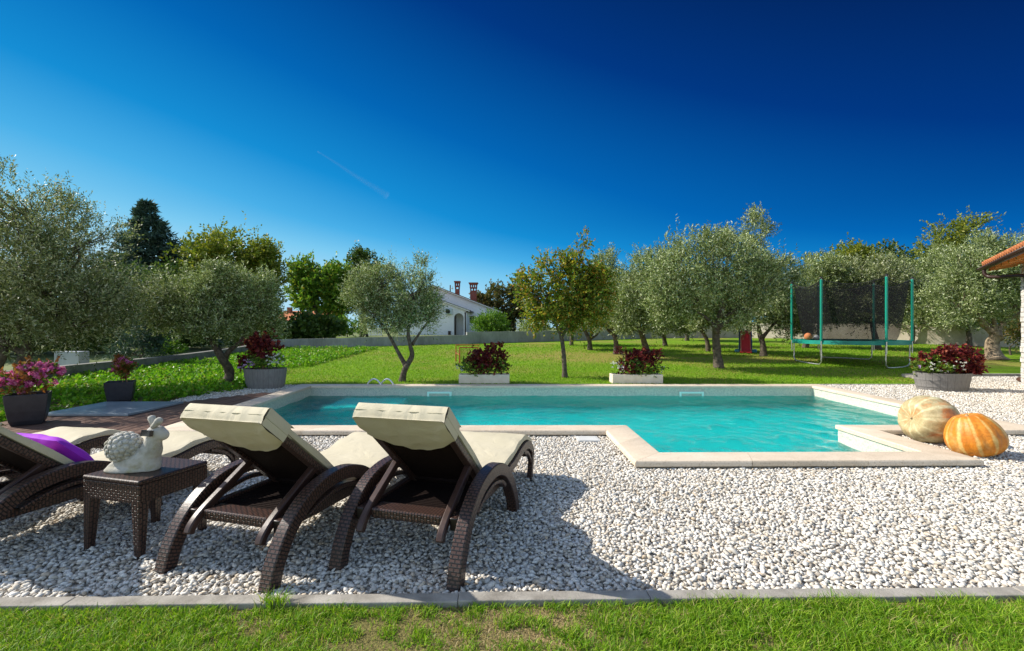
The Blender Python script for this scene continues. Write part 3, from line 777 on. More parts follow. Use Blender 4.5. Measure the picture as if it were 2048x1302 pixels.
U = Vector((math.sin(-ROT), math.cos(ROT), 0))
base3 = Vector((-.675, 2.765, 0))
spots = [(base3, 'dark wicker sun lounger with cream mattress, farthest right of the row'),
         (base3 + Vector((-1.01, -.03, 0)), 'dark wicker sun lounger with cream mattress standing directly right of the side table'),
         (base3 + Vector((-2.83, .04, 0)), 'dark wicker sun lounger left of the side table with a purple cushion on it'),
         (base3 + Vector((-3.93, .20, 0)), 'sun lounger at the left edge, only its raised cream foot end showing behind the snail')]
for i, (p, lab) in enumerate(spots):
    o = first if i == 0 else copy_tree(first)
    o.location = p; o.rotation_euler.z = ROT + R([0, -.6, .8, 1.5][i]); o['label'] = lab

# purple cushion on the third lounger
mb = MB()
def pil(u, v, s):
    a, b = u * 2 - 1, v * 2 - 1
    k = (1 - abs(a) ** 2.6) ** .55 * (1 - abs(b) ** 2.6) ** .55
    sx = 1 - .07 * (1 - abs(b) ** 2); sy = 1 - .07 * (1 - abs(a) ** 2)
    return Vector((a * .235 * sx, b * .215 * sy, s * (.075 * k + .004 * math.sin(a * 9 + b * 4) * k)))
mb.grid(lambda u, v: pil(u, v, 1), 20, 20); mb.grid(lambda u, v: pil(1 - u, v, -1), 20, 20)
o = mb.build('cushion', PURPLE, smooth=180)
q = spots[2][0] + U * .74 + Vector((0, 0, .535)); q += Vector((U.y, -U.x, 0)) * -.02
o.location = q; o.rotation_euler = (R(-42), R(4), ROT + R(3))
tag(o, 'bright purple cushion leaning on the backrest of the left lounger', 'cushion')

# ------------------------------------------------------------------ side table and snail
tb = thing('side_table', 'square dark brown wicker side table with tapered legs between two loungers', 'side table', (-2.47, 3.285, 0), ROT)
S = .245
mb = MB(); mb.obox((0, 0, .475), (2 * S, 2 * S, .03)); mb.build('table_top', RATTAN, tb, bevel=.012, seg=3)
mb = MB(); H0, H1 = .345, .4597
mb.box(-S + .004, S - .004, -S + .004, -S + .03, H0, H1); mb.box(-S + .004, S - .004, S - .03, S - .004, H0, H1)
mb.box(-S + .004, -S + .03, -S + .0301, S - .0301, H0, H1); mb.box(S - .03, S - .004, -S + .0301, S - .0301, H0, H1)
mb.build('apron', RATTAN, tb, bevel=.004)
for sx in (-1, 1):
    for sy in (-1, 1):
        mb = MB(); t0, t1 = .034, .021; cx_, cy_ = sx * (S - .038), sy * (S - .038); bx_, by_ = sx * (S - .026), sy * (S - .026)
        vs = [(bx_ - t1, by_ - t1, 0), (bx_ + t1, by_ - t1, 0), (bx_ + t1, by_ + t1, 0), (bx_ - t1, by_ + t1, 0), (cx_ - t0, cy_ - t0, .36), (cx_ + t0, cy_ - t0, .36), (cx_ + t0, cy_ + t0, .36), (cx_ - t0, cy_ + t0, .36)]
        uvq = lambda a: [(0, 0), (a, 0), (a, .36), (0, .36)]
        mb.add(vs, [(3, 2, 1, 0), (4, 5, 6, 7), (0, 1, 5, 4), (1, 2, 6, 5), (2, 3, 7, 6), (3, 0, 4, 7)], [[(0, 0)] * 4] * 2 + [uvq(.06)] * 4)
        mb.build('leg', RATTAN, tb, bevel=.006)

sn = thing('snail_statue', 'pale cast stone snail ornament standing on the brown side table', 'statue', (-2.515, 3.22, .491), R(8)); sn.scale = (.91, .91, .88)
mb = MB(); 
body = smooth_path([(-.175, 0, .018, .018), (-.12, 0, .035, .045), (-.02, 0, .05, .075), (.06, 0, .075, .085), (.11, .0, .14, .075), (.125, 0, .205, .058), (.135, 0, .245, .056)], 5)
mb.tube([b[:3] for b in body], [b[3] for b in body], 18)
# skirt of the foot on the table
mb.lathe([(.0, 0), (.17, 0), (.175, .012), (.16, .028), (.12, .05), (0, .06)], 28, (-.02, 0, 0), 1.02, .52)
mb.lathe([(.0, 0), (.075, 0), (.082, .04), (.075, .12), (.06, .19), (0, .21)], 20, (.105, 0, 0), .85, .95)
# head with cheeks and muzzle
M = Matrix.Rotation(R(12), 3, 'Y')
sph = lambda r, k=10: [(r * math.sin(math.pi * i / k), -r * math.cos(math.pi * i / k)) for i in range(k + 1)]
mb.lathe(sph(.060, 12), 22, (.150, 0, .275), 1.15, .95, M)
mb.lathe(sph(.044, 10), 18, (.190, 0, .262), 1.0, .95)
bo = mb.build('body', CASTSTONE, sn, smooth=180)
rm = bo.modifiers.new('join', 'REMESH'); rm.mode = 'VOXEL'; rm.voxel_size = .0055; rm.use_smooth_shade = True
sm_ = bo.modifiers.new('soft', 'SMOOTH'); sm_.iterations = 6; sm_.factor = .6
mb = MB(); rn = random.Random(9); c = Vector((-.065, 0, .175)); rx, ry, rz = .118, .085, .112
mb.lathe([(math.sin(math.pi * i / 14), -math.cos(math.pi * i / 14)) for i in range(15)], 24, c, rx, ry, Matrix.Diagonal((1, 1, rz)))
Mt = Matrix.Rotation(R(-18), 3, 'Y')
gold = math.pi * (3 - 5 ** .5); NL = 105
for i in range(NL):
    zz = 1 - 2 * (i + .5) / NL; r = math.sqrt(1 - zz * zz); th = i * gold
    nrm = Vector((r * math.cos(th), zz, r * math.sin(th))); p = c + Vector((nrm.x * rx, nrm.y * ry, nrm.z * rz))
    if p.z < .085: continue
    rr = rn.uniform(.015, .021); q = nrm.to_track_quat('Z', 'Y').to_matrix()
    mb.lathe([(rr * math.sin(math.pi * k / 10), rr * .62 * -math.cos(math.pi * k / 10)) for k in range(5, 11)], 9, p - nrm * .001, rn.uniform(.9, 1.25), 1, q)
mb.build('shell', CASTSTONE, sn, smooth=180)
for sy, tipx, tipz in ((1, .085, .40), (-1, .205, .392)):
    a = Vector((.125 + (tipx - .145) * .25, sy * .030, .325)); b = Vector((tipx, sy * .052, tipz)); mb = MB()
    mb.tube([a, a.lerp(b, .35), a.lerp(b, .7), a.lerp(b, .92), b], [.019, .021, .027, .023, .008], 12)
    mb.build('tentacle', CASTSTONE, sn, smooth=180)
mb = MB(); Mp = Matrix.Rotation(R(-24), 3, 'Z') @ Matrix.Rotation(R(-12), 3, 'X'); pc = Vector((.118, -.060, .288))
mb.obox(pc, (.088, .026, .044), Mp, 0); mb.obox(pc + Mp @ Vector((.030, -.0135, 0)), (.020, .003, .028), Mp, 0)
mb.build('black_panel', BLACKGLOSS, sn, bevel=.003)

# ------------------------------------------------------------------ foliage
def crown_geo(rng, blobs, n_sprays, spray, per, leaf, wid, up=.45, clump=.30, nclump=14, droop=0.0, rnd=.5, surf=.45):
    """leaves set along short sprays that are gathered in clumps over ellipsoid blobs; blobs: (centre, radii)"""
    C = np.array([b[0] for b in blobs], float); Rr = np.array([b[1] for b in blobs], float)
    wgt = (Rr[:, 0] * Rr[:, 2]) ** 1.0; wgt /= wgt.sum()
    # clump centres
    nc = nclump * len(blobs); bi = rng.choice(len(blobs), nc, p=wgt)
    d = rng.normal(size=(nc, 3)); d /= np.linalg.norm(d, axis=1)[:, None]
    cr = rng.uniform(surf ** 3, 1, nc) ** (1 / 3.0)
    cc = C[bi] + d * cr[:, None] * Rr[bi]
    ci = rng.integers(0, nc, n_sprays)
    g = rng.normal(0, clump, (n_sprays, 3)) * Rr[bi[ci]]
    pos = cc[ci] + g
    out = (pos - C[bi[ci]]) / Rr[bi[ci]]; out /= (np.linalg.norm(out, axis=1)[:, None] + 1e-6)
    dr = out * .7 + np.array([0, 0, up]) + rng.normal(0, rnd, (n_sprays, 3)); dr /= np.linalg.norm(dr, axis=1)[:, None]
    sl_ = spray * rng.uniform(.5, 1.2, n_sprays)
    sh = (rng.uniform(0, 1, n_sprays) < .03) & (out[:, 2] > .1)                       # a few long free shoots
    sl_[sh] *= 2.0; dr[sh, 2] += .5; dr /= np.linalg.norm(dr, axis=1)[:, None]
    return spray_leaves(rng, pos, dr, sl_, per, leaf, wid, droop)
def spray_leaves(rng, pos, dr, sl_, per, leaf, wid, droop=0.0, ang=.8):
    n = len(pos)
    t = (np.arange(per) + .5) / per
    base = pos[:, None, :] + dr[:, None, :] * (sl_[:, None, None] * t[None, :, None])
    base[..., 2] -= droop * (sl_[:, None] * t[None, :] ** 2)
    base = base.reshape(-1, 3); N = len(base)
    D = np.repeat(dr, per, 0)
    pr = rng.normal(size=(N, 3)); pr -= D * (pr * D).sum(1)[:, None]; pr /= np.linalg.norm(pr, axis=1)[:, None]
    ld = D * .75 + pr * ang + rng.normal(0, .2, (N, 3)); ld[:, 2] -= droop * .6; ld /= np.linalg.norm(ld, axis=1)[:, None]
    sd = np.cross(ld, rng.normal(size=(N, 3))); sd /= np.linalg.norm(sd, axis=1)[:, None]
    L = leaf * rng.uniform(.6, 1.15, N); W = wid * rng.uniform(.7, 1.15, N)
    nm = np.cross(ld, sd)
    v0 = base; v2 = base + ld * L[:, None]
    mid = base + ld * (L * .45)[:, None] + nm * (L * .06)[:, None]
    v1 = mid + sd * (W / 2)[:, None]; v3 = mid - sd * (W / 2)[:, None]
    V = np.stack([v0, v1, v2, v3], 1).reshape(-1, 3)
    return V, np.arange(4 * N).reshape(-1, 4)

def limb(mb, a, b, r0, r1, rng, bend=.12, n=5):
    a, b = Vector(a), Vector(b); L = (b - a).length
    m1 = a.lerp(b, .35) + Vector((rng.uniform(-1, 1), rng.uniform(-1, 1), rng.uniform(-.3, .9))) * L * bend
    m2 = a.lerp(b, .7) + Vector((rng.uniform(-1, 1), rng.uniform(-1, 1), rng.uniform(-.3, .6))) * L * bend
    pts = smooth_path([a, m1, m2, b], 3); k = len(pts)
    mb.tube(pts, [r0 + (r1 - r0) * i / (k - 1) for i in range(k)], n)

def tree(name, label, cat, d, base, blobs, trunks, leafm, barkm, sprays, per=8, spray=.28, leaf=.075, wid=.022, seed=1, group=None,
         up=.45, clump=.30, nclump=16, droop=0.0, rnd=.5, dep=1.0, limbs=True, flare=1.25, jit=.35, surf=.45, shr=.84):
    """blobs: (px, py, rx, ry) in photo pixels at distance d; trunks: list of ([(px, py), ...], r0, r1)"""
    rng = np.random.default_rng(seed); pr = random.Random(seed)
    k = d / F
    b0 = P(base[0], base[1], d); b0.z = float(G(b0.x, d)) - .02
    t = thing(name, label, cat, b0, 0, group)
    B = []
    for (px, py, rx, ry) in blobs:
        c = P(px, py, d) - b0; c.z -= spray * .30 * up; c.y += pr.uniform(-1, 1) * rx * k * jit
        B.append((tuple(c), (rx * k * shr, rx * k * dep * shr, ry * k * shr)))
    V, Fc = crown_geo(rng, B, sprays, spray, per, leaf, wid, up, clump, nclump, droop, rnd, surf)
    lim = V[:, 2].reshape(-1, 4).min(1) > .05; Fc = Fc[lim]
    if trunks:
        mb = MB(); ends = []
        for (pp, r0, r1) in trunks:
            pts = [P(px, py, d) - b0 for px, py in pp]
            if abs(pp[0][1] - base[1]) < 3: pts[0].z = -.05
            for i, q in enumerate(pts):
                if i: q.y += pr.uniform(-1, 1) * r0 * 1.2
            sm = smooth_path(pts, 5); m = len(sm)
            rad = [(r0 + (r1 - r0) * (i / (m - 1)) ** .8) * (1 + (flare - 1) * math.exp(-i * .9)) * pr.uniform(.94, 1.07) for i in range(m)]
            mb.tube(sm, rad, 10); ends.append((Vector(sm[-1]), r1))
            ends.append((Vector(sm[int(m * .7)]), r0 + (r1 - r0) * .7))
        if limbs:
            for (c, rr) in B:
                c = Vector(c); e, r = min(ends, key=lambda q: (q[0] - c).length)
                lo = c + Vector((0, 0, -.25 * rr[2]))
                limb(mb, e, lo, r * .75, .016, pr)
                for q in range(7):
                    th = pr.uniform(0, 6.28); u = pr.uniform(-.2, .9)
                    tip = c + Vector((math.cos(th) * rr[0] * .75, math.sin(th) * rr[1] * .75, u * rr[2] * .8))
                    limb(mb, e.lerp(lo, pr.uniform(.5, 1)), tip, .016, .005, pr, .1, 4)
        mb.build('trunk', barkm, t, smooth=180)
    np_mesh('crown', V, Fc, leafm, t)
    return t

OG = 'olive trees in the garden'
# near left olive, cut by the frame
tree('olive_tree', 'large silvery olive tree at the left edge, behind the front pot of pink flowers', 'tree', 9.6, (30, 790),
     [(60, 520, 110, 120), (135, 590, 115, 95), (30, 610, 120, 90), (160, 640, 62, 58), (48, 400, 62, 62), (-70, 540, 120, 150), (120, 632, 84, 40), (150, 470, 65, 55), (190, 585, 46, 60), (-50, 640, 80, 50), (100, 440, 70, 60)],
     [([(40, 790), (47, 735), (52, 690), (58, 650), (95, 600)], .13, .06), ([(10, 792), (2, 745), (20, 700), (-10, 640)], .10, .05), ([(50, 712), (25, 690), (5, 660)], .06, .035)],
     OLIVEY, BARK, 9000, 9, .32, .082, .023, 21, OG, up=.5, nclump=22, clump=.21, dep=1.5, shr=.9)
tree('olive_tree', 'round pruned olive tree with a forked leaning trunk beside the left half barrel', 'tree', 11.6, (452, 781),
     [(490, 588, 56, 58), (388, 598, 58, 56), (440, 575, 56, 48), (505, 635, 46, 46), (352, 615, 40, 45), (445, 640, 60, 45), (415, 640, 50, 30), (525, 600, 35, 45)],
     [([(452, 781), (453, 745), (446, 712), (415, 682), (385, 655), (350, 635)], .135, .035), ([(450, 715), (463, 700), (485, 682), (495, 650)], .075, .03), ([(400, 670), (404, 650), (398, 620)], .04, .02)],
     OLIVE, BARK, 7200, 9, .26, .080, .023, 22, OG, up=.7, nclump=20, clump=.20)
tree('olive_tree', 'slender twin stemmed olive tree in front of the white house, leaning over the pool edge', 'tree', 12.2, (803, 764),
     [(735, 575, 46, 48), (715, 600, 32, 40), (775, 605, 38, 42), (828, 580, 38, 50), (860, 605, 24, 42), (800, 640, 38, 30), (745, 630, 34, 28), (840, 630, 32, 34), (845, 550, 20, 34), (765, 548, 26, 26)],
     [([(803, 764), (811, 738), (824, 712), (822, 690), (818, 660), (828, 620)], .088, .03), ([(813, 735), (795, 700), (776, 665), (752, 630)], .06, .025), ([(824, 690), (838, 668), (858, 640)], .04, .02)],
     OLIVE, BARK, 4300, 8, .30, .080, .021, 23, OG, up=.8, nclump=16, clump=.20)
ORCH = dict(per=8, spray=.36, leaf=.11, wid=.031, group=OG, up=.6, nclump=18, clump=.21)
def orch(lab, d, base, blobs, trunks, n, seed, mat=OLIVE, **kw):
    q = dict(ORCH); q.update(kw)
    return tree('olive_tree', lab, 'tree', d, base, blobs, trunks, mat, BARK, n, seed=seed, **q)
orch('broad olive tree with a thick straight trunk left of the toy slide', 14.9, (1438, 736),
     [(1345, 535, 62, 60), (1435, 525, 66, 58), (1395, 585, 70, 55), (1480, 590, 58, 55), (1335, 600, 48, 42), (1450, 620, 55, 36), (1395, 500, 42, 42), (1460, 490, 36, 40), (1520, 560, 45, 55)],
     [([(1438, 736), (1436, 700), (1434, 660), (1440, 620), (1445, 590)], .15, .07), ([(1434, 665), (1415, 640), (1385, 618)], .07, .04), ([(1437, 655), (1460, 640), (1490, 625)], .07, .03)], 5600, 31)
orch('olive tree with a tall loose top shoot, standing just right of the red toy slide', 18.6, (1527, 711),
     [(1530, 590, 58, 58), (1575, 610, 48, 52), (1515, 520, 40, 42), (1522, 460, 32, 40), (1550, 545, 40, 40), (1500, 630, 44, 32), (1570, 655, 40, 24)],
     [([(1527, 711), (1526, 690), (1522, 665), (1515, 630)], .14, .06), ([(1524, 676), (1540, 655), (1560, 630)], .08, .03)], 3800, 32, leaf=.125, wid=.036)
orch('olive tree with a trunk leaning left behind the right stone trough', 17.6, (1300, 716),
     [(1280, 575, 54, 56), (1250, 610, 46, 46), (1315, 610, 48, 50), (1300, 530, 40, 40), (1270, 640, 44, 26), (1325, 560, 40, 40)],
     [([(1300, 716), (1292, 690), (1280, 662), (1272, 640)], .135, .07), ([(1286, 675), (1290, 650), (1305, 630)], .07, .03)], 3600, 33, leaf=.12, wid=.034)
orch('olive tree between the yellow fruit tree and the right stone trough', 19.4, (1232, 706),
     [(1215, 590, 44, 48), (1235, 620, 44, 40), (1210, 535, 30, 38), (1195, 630, 34, 32), (1250, 580, 36, 40)],
     [([(1232, 706), (1231, 680), (1224, 655), (1212, 625)], .12, .06), ([(1230, 672), (1214, 658), (1205, 640)], .07, .03)], 2700, 34, leaf=.125, wid=.036)
orch('olive tree with a low fork right behind the yellow fruit tree', 21.4, (1180, 697),
     [(1180, 610, 42, 40), (1160, 590, 34, 36), (1200, 640, 30, 28), (1150, 630, 32, 28)],
     [([(1180, 697), (1178, 680), (1168, 655), (1160, 630)], .12, .06), ([(1178, 678), (1186, 660), (1184, 630)], .07, .03), ([(1179, 680), (1195, 668), (1206, 650)], .05, .03)], 1900, 35, leaf=.14, wid=.04)
orch('small far olive tree by the wall, leftmost of those behind the fruit tree', 24.0, (1143, 690),
     [(1140, 630, 30, 28), (1125, 615, 26, 26), (1160, 610, 26, 30)], [([(1143, 690), (1143, 665), (1140, 640)], .11, .06)], 1300, 36, leaf=.15, wid=.042)
orch('far olive tree with a thin dark trunk left of the broad olive', 23.6, (1331, 690),
     [(1335, 610, 40, 42), (1310, 640, 32, 28), (1360, 640, 34, 26), (1345, 575, 30, 32)], [([(1331, 690), (1329, 668), (1332, 640)], .12, .06)], 1900, 37, leaf=.15, wid=.042)
orch('farthest small olive tree under the back wall, left of the broad olive trunk', 27.5, (1374, 678),
     [(1375, 625, 36, 32), (1400, 600, 32, 36), (1360, 600, 28, 30)], [([(1374, 678), (1373, 662), (1378, 640)], .13, .07)], 1600, 38, leaf=.17, wid=.048)
orch('olive tree with a slanting thin trunk close on the left of the broad olive', 20.6, (1417, 701),
     [(1420, 610, 44, 44), (1390, 630, 34, 30), (1440, 580, 36, 40), (1460, 640, 32, 26)], [([(1417, 701), (1414, 680), (1404, 660), (1396, 635)], .11, .05)], 2000, 39, leaf=.14, wid=.04)
tree('olive_tree', 'old olive tree with a thick pale gnarled trunk near the tiled roof on the right', 'tree', 17.4, (1990, 713),
     [(1950, 560, 72, 62), (2020, 540, 60, 62), (1900, 600, 56, 56), (2040, 600, 50, 58), (1960, 620, 60, 32), (2060, 520, 55, 62), (1985, 510, 46, 44), (1925, 530, 44, 44)],
     [([(1990, 713), (1992, 690), (1993, 668), (1978, 648), (1950, 622)], .27, .08), ([(1993, 676), (2012, 650), (2036, 622)], .14, .05), ([(1990, 668), (1988, 640), (1975, 610)], .09, .04)],
     OLIVE, PALEBARK, 5600, 8, .36, .12, .033, 41, OG, up=.6, nclump=18, clump=.21, flare=1.5)
orch('olive tree with a thin bent dark trunk behind the right half barrel', 23.5, (1938, 692),
     [(1905, 580, 46, 52), (1870, 610, 44, 46), (1930, 620, 44, 34), (1880, 540, 40, 44), (1850, 640, 34, 24)], [([(1938, 692), (1940, 668), (1936, 645), (1915, 615)], .14, .06)], 2600, 42, leaf=.14, wid=.04)
orch('olive tree with a stout trunk behind the middle of the trampoline', 21.5, (1757, 700),
     [(1745, 560, 58, 44), (1710, 590, 52, 46), (1785, 590, 50, 46), (1750, 620, 54, 36), (1700, 545, 40, 36)], [([(1757, 700), (1754, 675), (1744, 645), (1740, 610)], .16, .07)], 3300, 43, leaf=.13, wid=.038, mat=OLIVEY)
orch('olive tree at the left side of the trampoline, its trunk behind the green net posts', 22.5, (1610, 694),
     [(1620, 570, 52, 50), (1650, 610, 48, 44), (1590, 620, 42, 40), (1640, 545, 42, 36), (1680, 560, 34, 36)], [([(1610, 694), (1612, 670), (1620, 640)], .15, .07)], 2900, 44, leaf=.14, wid=.04)
orch('olive tree behind the right end of the trampoline, below the far dark treetop', 25.0, (1822, 688),
     [(1815, 580, 46, 46), (1790, 550, 40, 36), (1840, 560, 36, 44), (1820, 630, 44, 30)], [([(1822, 688), (1822, 665), (1818, 630)], .13, .06)], 2300, 45, leaf=.15, wid=.042)
# other garden trees
tree('fruit_tree', 'fruit tree with thin yellow and brown autumn leaves and a slim straight trunk', 'tree', 12.9, (1130, 756),
     [(1088, 585, 46, 44), (1150, 565, 42, 46), (1185, 600, 36, 44), (1130, 620, 56, 30), (1105, 540, 34, 34), (1160, 502, 13, 52), (1060, 570, 26, 26), (1195, 560, 26, 30), (1070, 620, 30, 28), (1165, 640, 34, 20), (1128, 520, 16, 22)],
     [([(1130, 756), (1128, 715), (1124, 680), (1115, 655), (1095, 625), (1075, 595)], .075, .025), ([(1124, 672), (1140, 645), (1155, 600), (1160, 540)], .045, .012), ([(1121, 662), (1122, 620), (1112, 570)], .035, .012)],
     AUTUMN, BARK, 2200, 7, .30, .095, .055, 51, up=.5, nclump=14, clump=.28, droop=.25)
tree('leafy_tree', 'pale green broadleaf treetop rising above the olives near the tiled roof', 'tree', 24.5, (1905, 690),
     [(1915, 470, 34, 34), (1940, 450, 24, 20), (1885, 490, 34, 28), (1905, 530, 40, 40)], [([(1905, 690), (1905, 600), (1910, 520)], .10, .04)], YELLOWLEAF, BARK, 900, 8, .45, .15, .075, 52, up=.4, nclump=12)
def bgtree(name, lab, d, base, blobs, mat, n, seed, trunks=None, leaf=.2, wid=.12, spray=.5, cat='tree', group=None, **kw):
    if trunks is None: trunks = [([base, (base[0], (base[1] + blobs[0][1]) / 2), (blobs[0][0], blobs[0][1] + 8)], .012 * d / 2, .08)]
    return tree(name, lab, cat, d, base, blobs, trunks, mat, BARK, n, 7, spray, leaf, wid, seed, group, **kw)
bgtree('broadleaf_tree', 'big domed yellow-green tree behind the round olive on the left', 27, (475, 692),
       [(462, 512, 76, 46), (515, 540, 46, 52), (420, 550, 44, 44), (522, 590, 32, 48), (490, 610, 54, 55), (440, 500, 40, 28), (400, 580, 36, 50)], YELLOWLEAF, 5600, 61, leaf=.19, wid=.10, up=.3, clump=.22, nclump=26, shr=.95)
bgtree('broadleaf_tree', 'dense dark green tree with two low forks, left of the twin stemmed olive', 36, (642, 672),
       [(632, 555, 46, 38), (605, 578, 24, 32), (668, 565, 32, 36), (632, 600, 38, 24), (680, 600, 26, 32), (610, 545, 26, 26), (655, 535, 24, 18)], MIDLEAF, 2300, 62,
       [([(642, 672), (645, 650), (636, 625), (620, 600)], .22, .1), ([(645, 650), (660, 625), (668, 600)], .18, .08)], .26, .16, .55, up=.3, clump=.24)
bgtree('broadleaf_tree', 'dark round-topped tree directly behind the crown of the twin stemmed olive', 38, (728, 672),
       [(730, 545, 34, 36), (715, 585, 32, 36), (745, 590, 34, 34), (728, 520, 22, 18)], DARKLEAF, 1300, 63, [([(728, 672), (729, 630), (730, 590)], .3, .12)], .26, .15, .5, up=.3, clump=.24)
bgtree('broadleaf_tree', 'brownish green tree to the right of the house chimneys', 54, (1000, 672),
       [(988, 595, 36, 26), (1020, 620, 30, 32), (970, 610, 20, 22), (1000, 640, 40, 22), (1040, 600, 26, 30)], BROWNLEAF, 1700, 64, leaf=.3, wid=.2, spray=.6, up=.3, clump=.25)
bgtree('broadleaf_tree', 'yellow-green rounded treetop far behind the trampoline', 42, (1700, 675),
       [(1695, 520, 46, 26), (1735, 530, 36, 24), (1655, 530, 34, 24), (1700, 560, 70, 40)], YELLOWLEAF, 2000, 65, leaf=.24, wid=.14, up=.3)
bgtree('broadleaf_tree', 'dark green treetop far behind the right end of the trampoline', 40, (1785, 675),
       [(1785, 520, 30, 26), (1800, 550, 40, 36), (1770, 560, 36, 36)], DARKLEAF, 1300, 66, leaf=.24, wid=.14, up=.3)
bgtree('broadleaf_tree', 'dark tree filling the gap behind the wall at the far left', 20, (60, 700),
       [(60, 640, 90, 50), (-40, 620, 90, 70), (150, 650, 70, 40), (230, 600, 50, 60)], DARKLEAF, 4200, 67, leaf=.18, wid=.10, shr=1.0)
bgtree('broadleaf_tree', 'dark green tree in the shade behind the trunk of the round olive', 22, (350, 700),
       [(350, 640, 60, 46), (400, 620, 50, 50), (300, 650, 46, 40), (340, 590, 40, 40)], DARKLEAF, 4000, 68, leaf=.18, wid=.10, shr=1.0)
bgtree('broadleaf_tree', 'dark leafy tree closing the gap behind the left net posts of the trampoline', 36, (1620, 672), [(1610, 610, 50, 40), (1570, 630, 40, 36), (1650, 625, 44, 36)], DARKLEAF, 1700, 91, leaf=.26, wid=.14, shr=1.0)
bgtree('broadleaf_tree', 'dark leafy tree seen through the middle of the trampoline net', 36, (1720, 672), [(1715, 610, 50, 44), (1750, 625, 44, 36), (1690, 630, 40, 34)], BROWNLEAF, 1700, 92, leaf=.26, wid=.14, shr=1.0)
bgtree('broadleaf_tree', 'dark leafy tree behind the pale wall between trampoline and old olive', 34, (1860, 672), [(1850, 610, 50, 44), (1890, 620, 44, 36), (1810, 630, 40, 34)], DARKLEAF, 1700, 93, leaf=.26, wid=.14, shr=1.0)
bgtree('broadleaf_tree', 'leafy tree behind the back wall above the farthest small olive', 40, (1400, 668), [(1400, 610, 60, 44), (1340, 625, 50, 36), (1450, 620, 50, 40)], BROWNLEAF, 1700, 94, leaf=.28, wid=.15, shr=1.0)
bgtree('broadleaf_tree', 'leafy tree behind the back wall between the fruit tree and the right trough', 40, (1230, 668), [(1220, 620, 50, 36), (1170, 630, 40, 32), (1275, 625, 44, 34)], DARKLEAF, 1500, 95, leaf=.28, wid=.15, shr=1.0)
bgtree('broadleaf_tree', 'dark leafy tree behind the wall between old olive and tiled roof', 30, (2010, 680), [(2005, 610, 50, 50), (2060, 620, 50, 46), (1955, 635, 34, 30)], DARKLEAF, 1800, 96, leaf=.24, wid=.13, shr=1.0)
# conifer
def cedar(label, d, base, top, halfw, seed):
    rng = np.random.default_rng(seed); pr = random.Random(seed); k = d / F
    b0 = P(base[0], base[1], d); b0.z = float(G(b0.x, d)) - .02; t = thing('conifer', label, 'tree', b0)
    H = P(top[0], top[1], d).z - b0.z; lean = P(top[0], top[1], d).x - b0.x
    mb = MB(); mb.tube([(lean * i / 8, 0, H * i / 8) for i in range(9)], [.02 * H * (1 - i / 8.4) ** .9 for i in range(9)], 8); Ps = []; Ds = []; Ls = []
    z = .16 * H
    while z < H * .985:
        q = 1 - z / H; reach = halfw * k * (q ** .95) * 1.2
        for i in range(6):
            th = pr.uniform(0, 6.28); r = reach * pr.uniform(.5, 1.2); dz = r * pr.uniform(.05, .30)
            a = Vector((lean * z / H, 0, z)); b = a + Vector((math.cos(th) * r, math.sin(th) * r, dz))
            limb(mb, a, b, .02 + .02 * q, .006, pr, .04, 4)
            for s in range(int(7 + 10 * r)):
                u = pr.uniform(.2, 1.0); p = a.lerp(b, u); w_ = (1 - u * .6) * .35 * r
                side = Vector((-math.sin(th), math.cos(th), 0)) * pr.uniform(-1, 1)
                Ps.append(p + side * .1); Ds.append((Vector((math.cos(th), math.sin(th), 0)) * .6 + side + Vector((0, 0, pr.uniform(-.25, .3)))).normalized()); Ls.append(.2 + w_ * pr.uniform(.5, 1))
        z += H * .024
    V, Fc = spray_leaves(rng, np.array([tuple(p) for p in Ps]), np.array([tuple(p) for p in Ds]), np.array(Ls), 9, .27, .07, .25, .7)
    mb.build('trunk', BARK, t, smooth=180); np_mesh('crown', V, Fc, CEDAR, t); return t
cedar('tall dark blue-green conifer behind the wall on the left', 27, (297, 700), (294, 400), 112, 71)
cedar('lower dark conifer half hidden behind the domed tree, right of the tall conifer', 30, (362, 690), (358, 498), 60, 72)
# shrubs
def shrub(name, lab, d, base, blobs, mat, n, seed, leaf=.1, wid=.05, spray=.3, group=None, **kw):
    return tree(name, lab, 'shrub', d, base, blobs, [([base, (base[0], base[1] - 6), (base[0] + 3, base[1] - 14)], .04, .02)], mat, BARK, n, 7, spray, leaf, wid, seed, group, **kw)
shrub('spiky_shrub', 'dark bluish spiky shrub beside the left wall below the conifer', 15.5, (282, 722), [(280, 680, 34, 38), (262, 700, 24, 22), (300, 660, 24, 30)], CEDAR, 700, 81, .16, .03, .4, up=.8)
shrub('shrub', 'bright yellow-green low shrub behind the left wall', 18.5, (325, 708), [(325, 692, 28, 14), (345, 698, 20, 10), (305, 698, 16, 10)], BUSHLEAF, 420, 82)
shrub('fig_shrub', 'dark glossy fig shrub behind the grey wall, left of the dark green tree', 27, (610, 682), [(610, 658, 46, 20), (575, 664, 30, 14), (650, 660, 28, 18), (622, 646, 24, 14)], DARKLEAF, 900, 83, .24, .17, .4)
shrub('shrub', 'yellow shrub behind the grey wall at its left end', 26, (555, 684), [(558, 670, 20, 14), (540, 672, 20, 12)], AUTUMN, 260, 84, .15, .08)
shrub('shrub', 'olive-brown bushy shrub behind the wall next to the left half barrel', 25, (515, 688), [(512, 662, 26, 26), (490, 670, 24, 20)], BROWNLEAF, 420, 85, .14, .06)
shrub('shrub', 'light yellow-green shrub between the dark green tree and the house railing', 33, (695, 676), [(692, 655, 18, 18), (715, 660, 16, 14), (672, 664, 12, 12)], BUSHLEAF, 300, 86, .18, .1)
shrub('round_bush', 'clipped round green bush in front of the right part of the white house', 45, (983, 668), [(983, 646, 29, 20), (972, 650, 22, 17), (995, 650, 22, 17)], BUSHLEAF, 1100, 87, .22, .08, .5, up=.7)
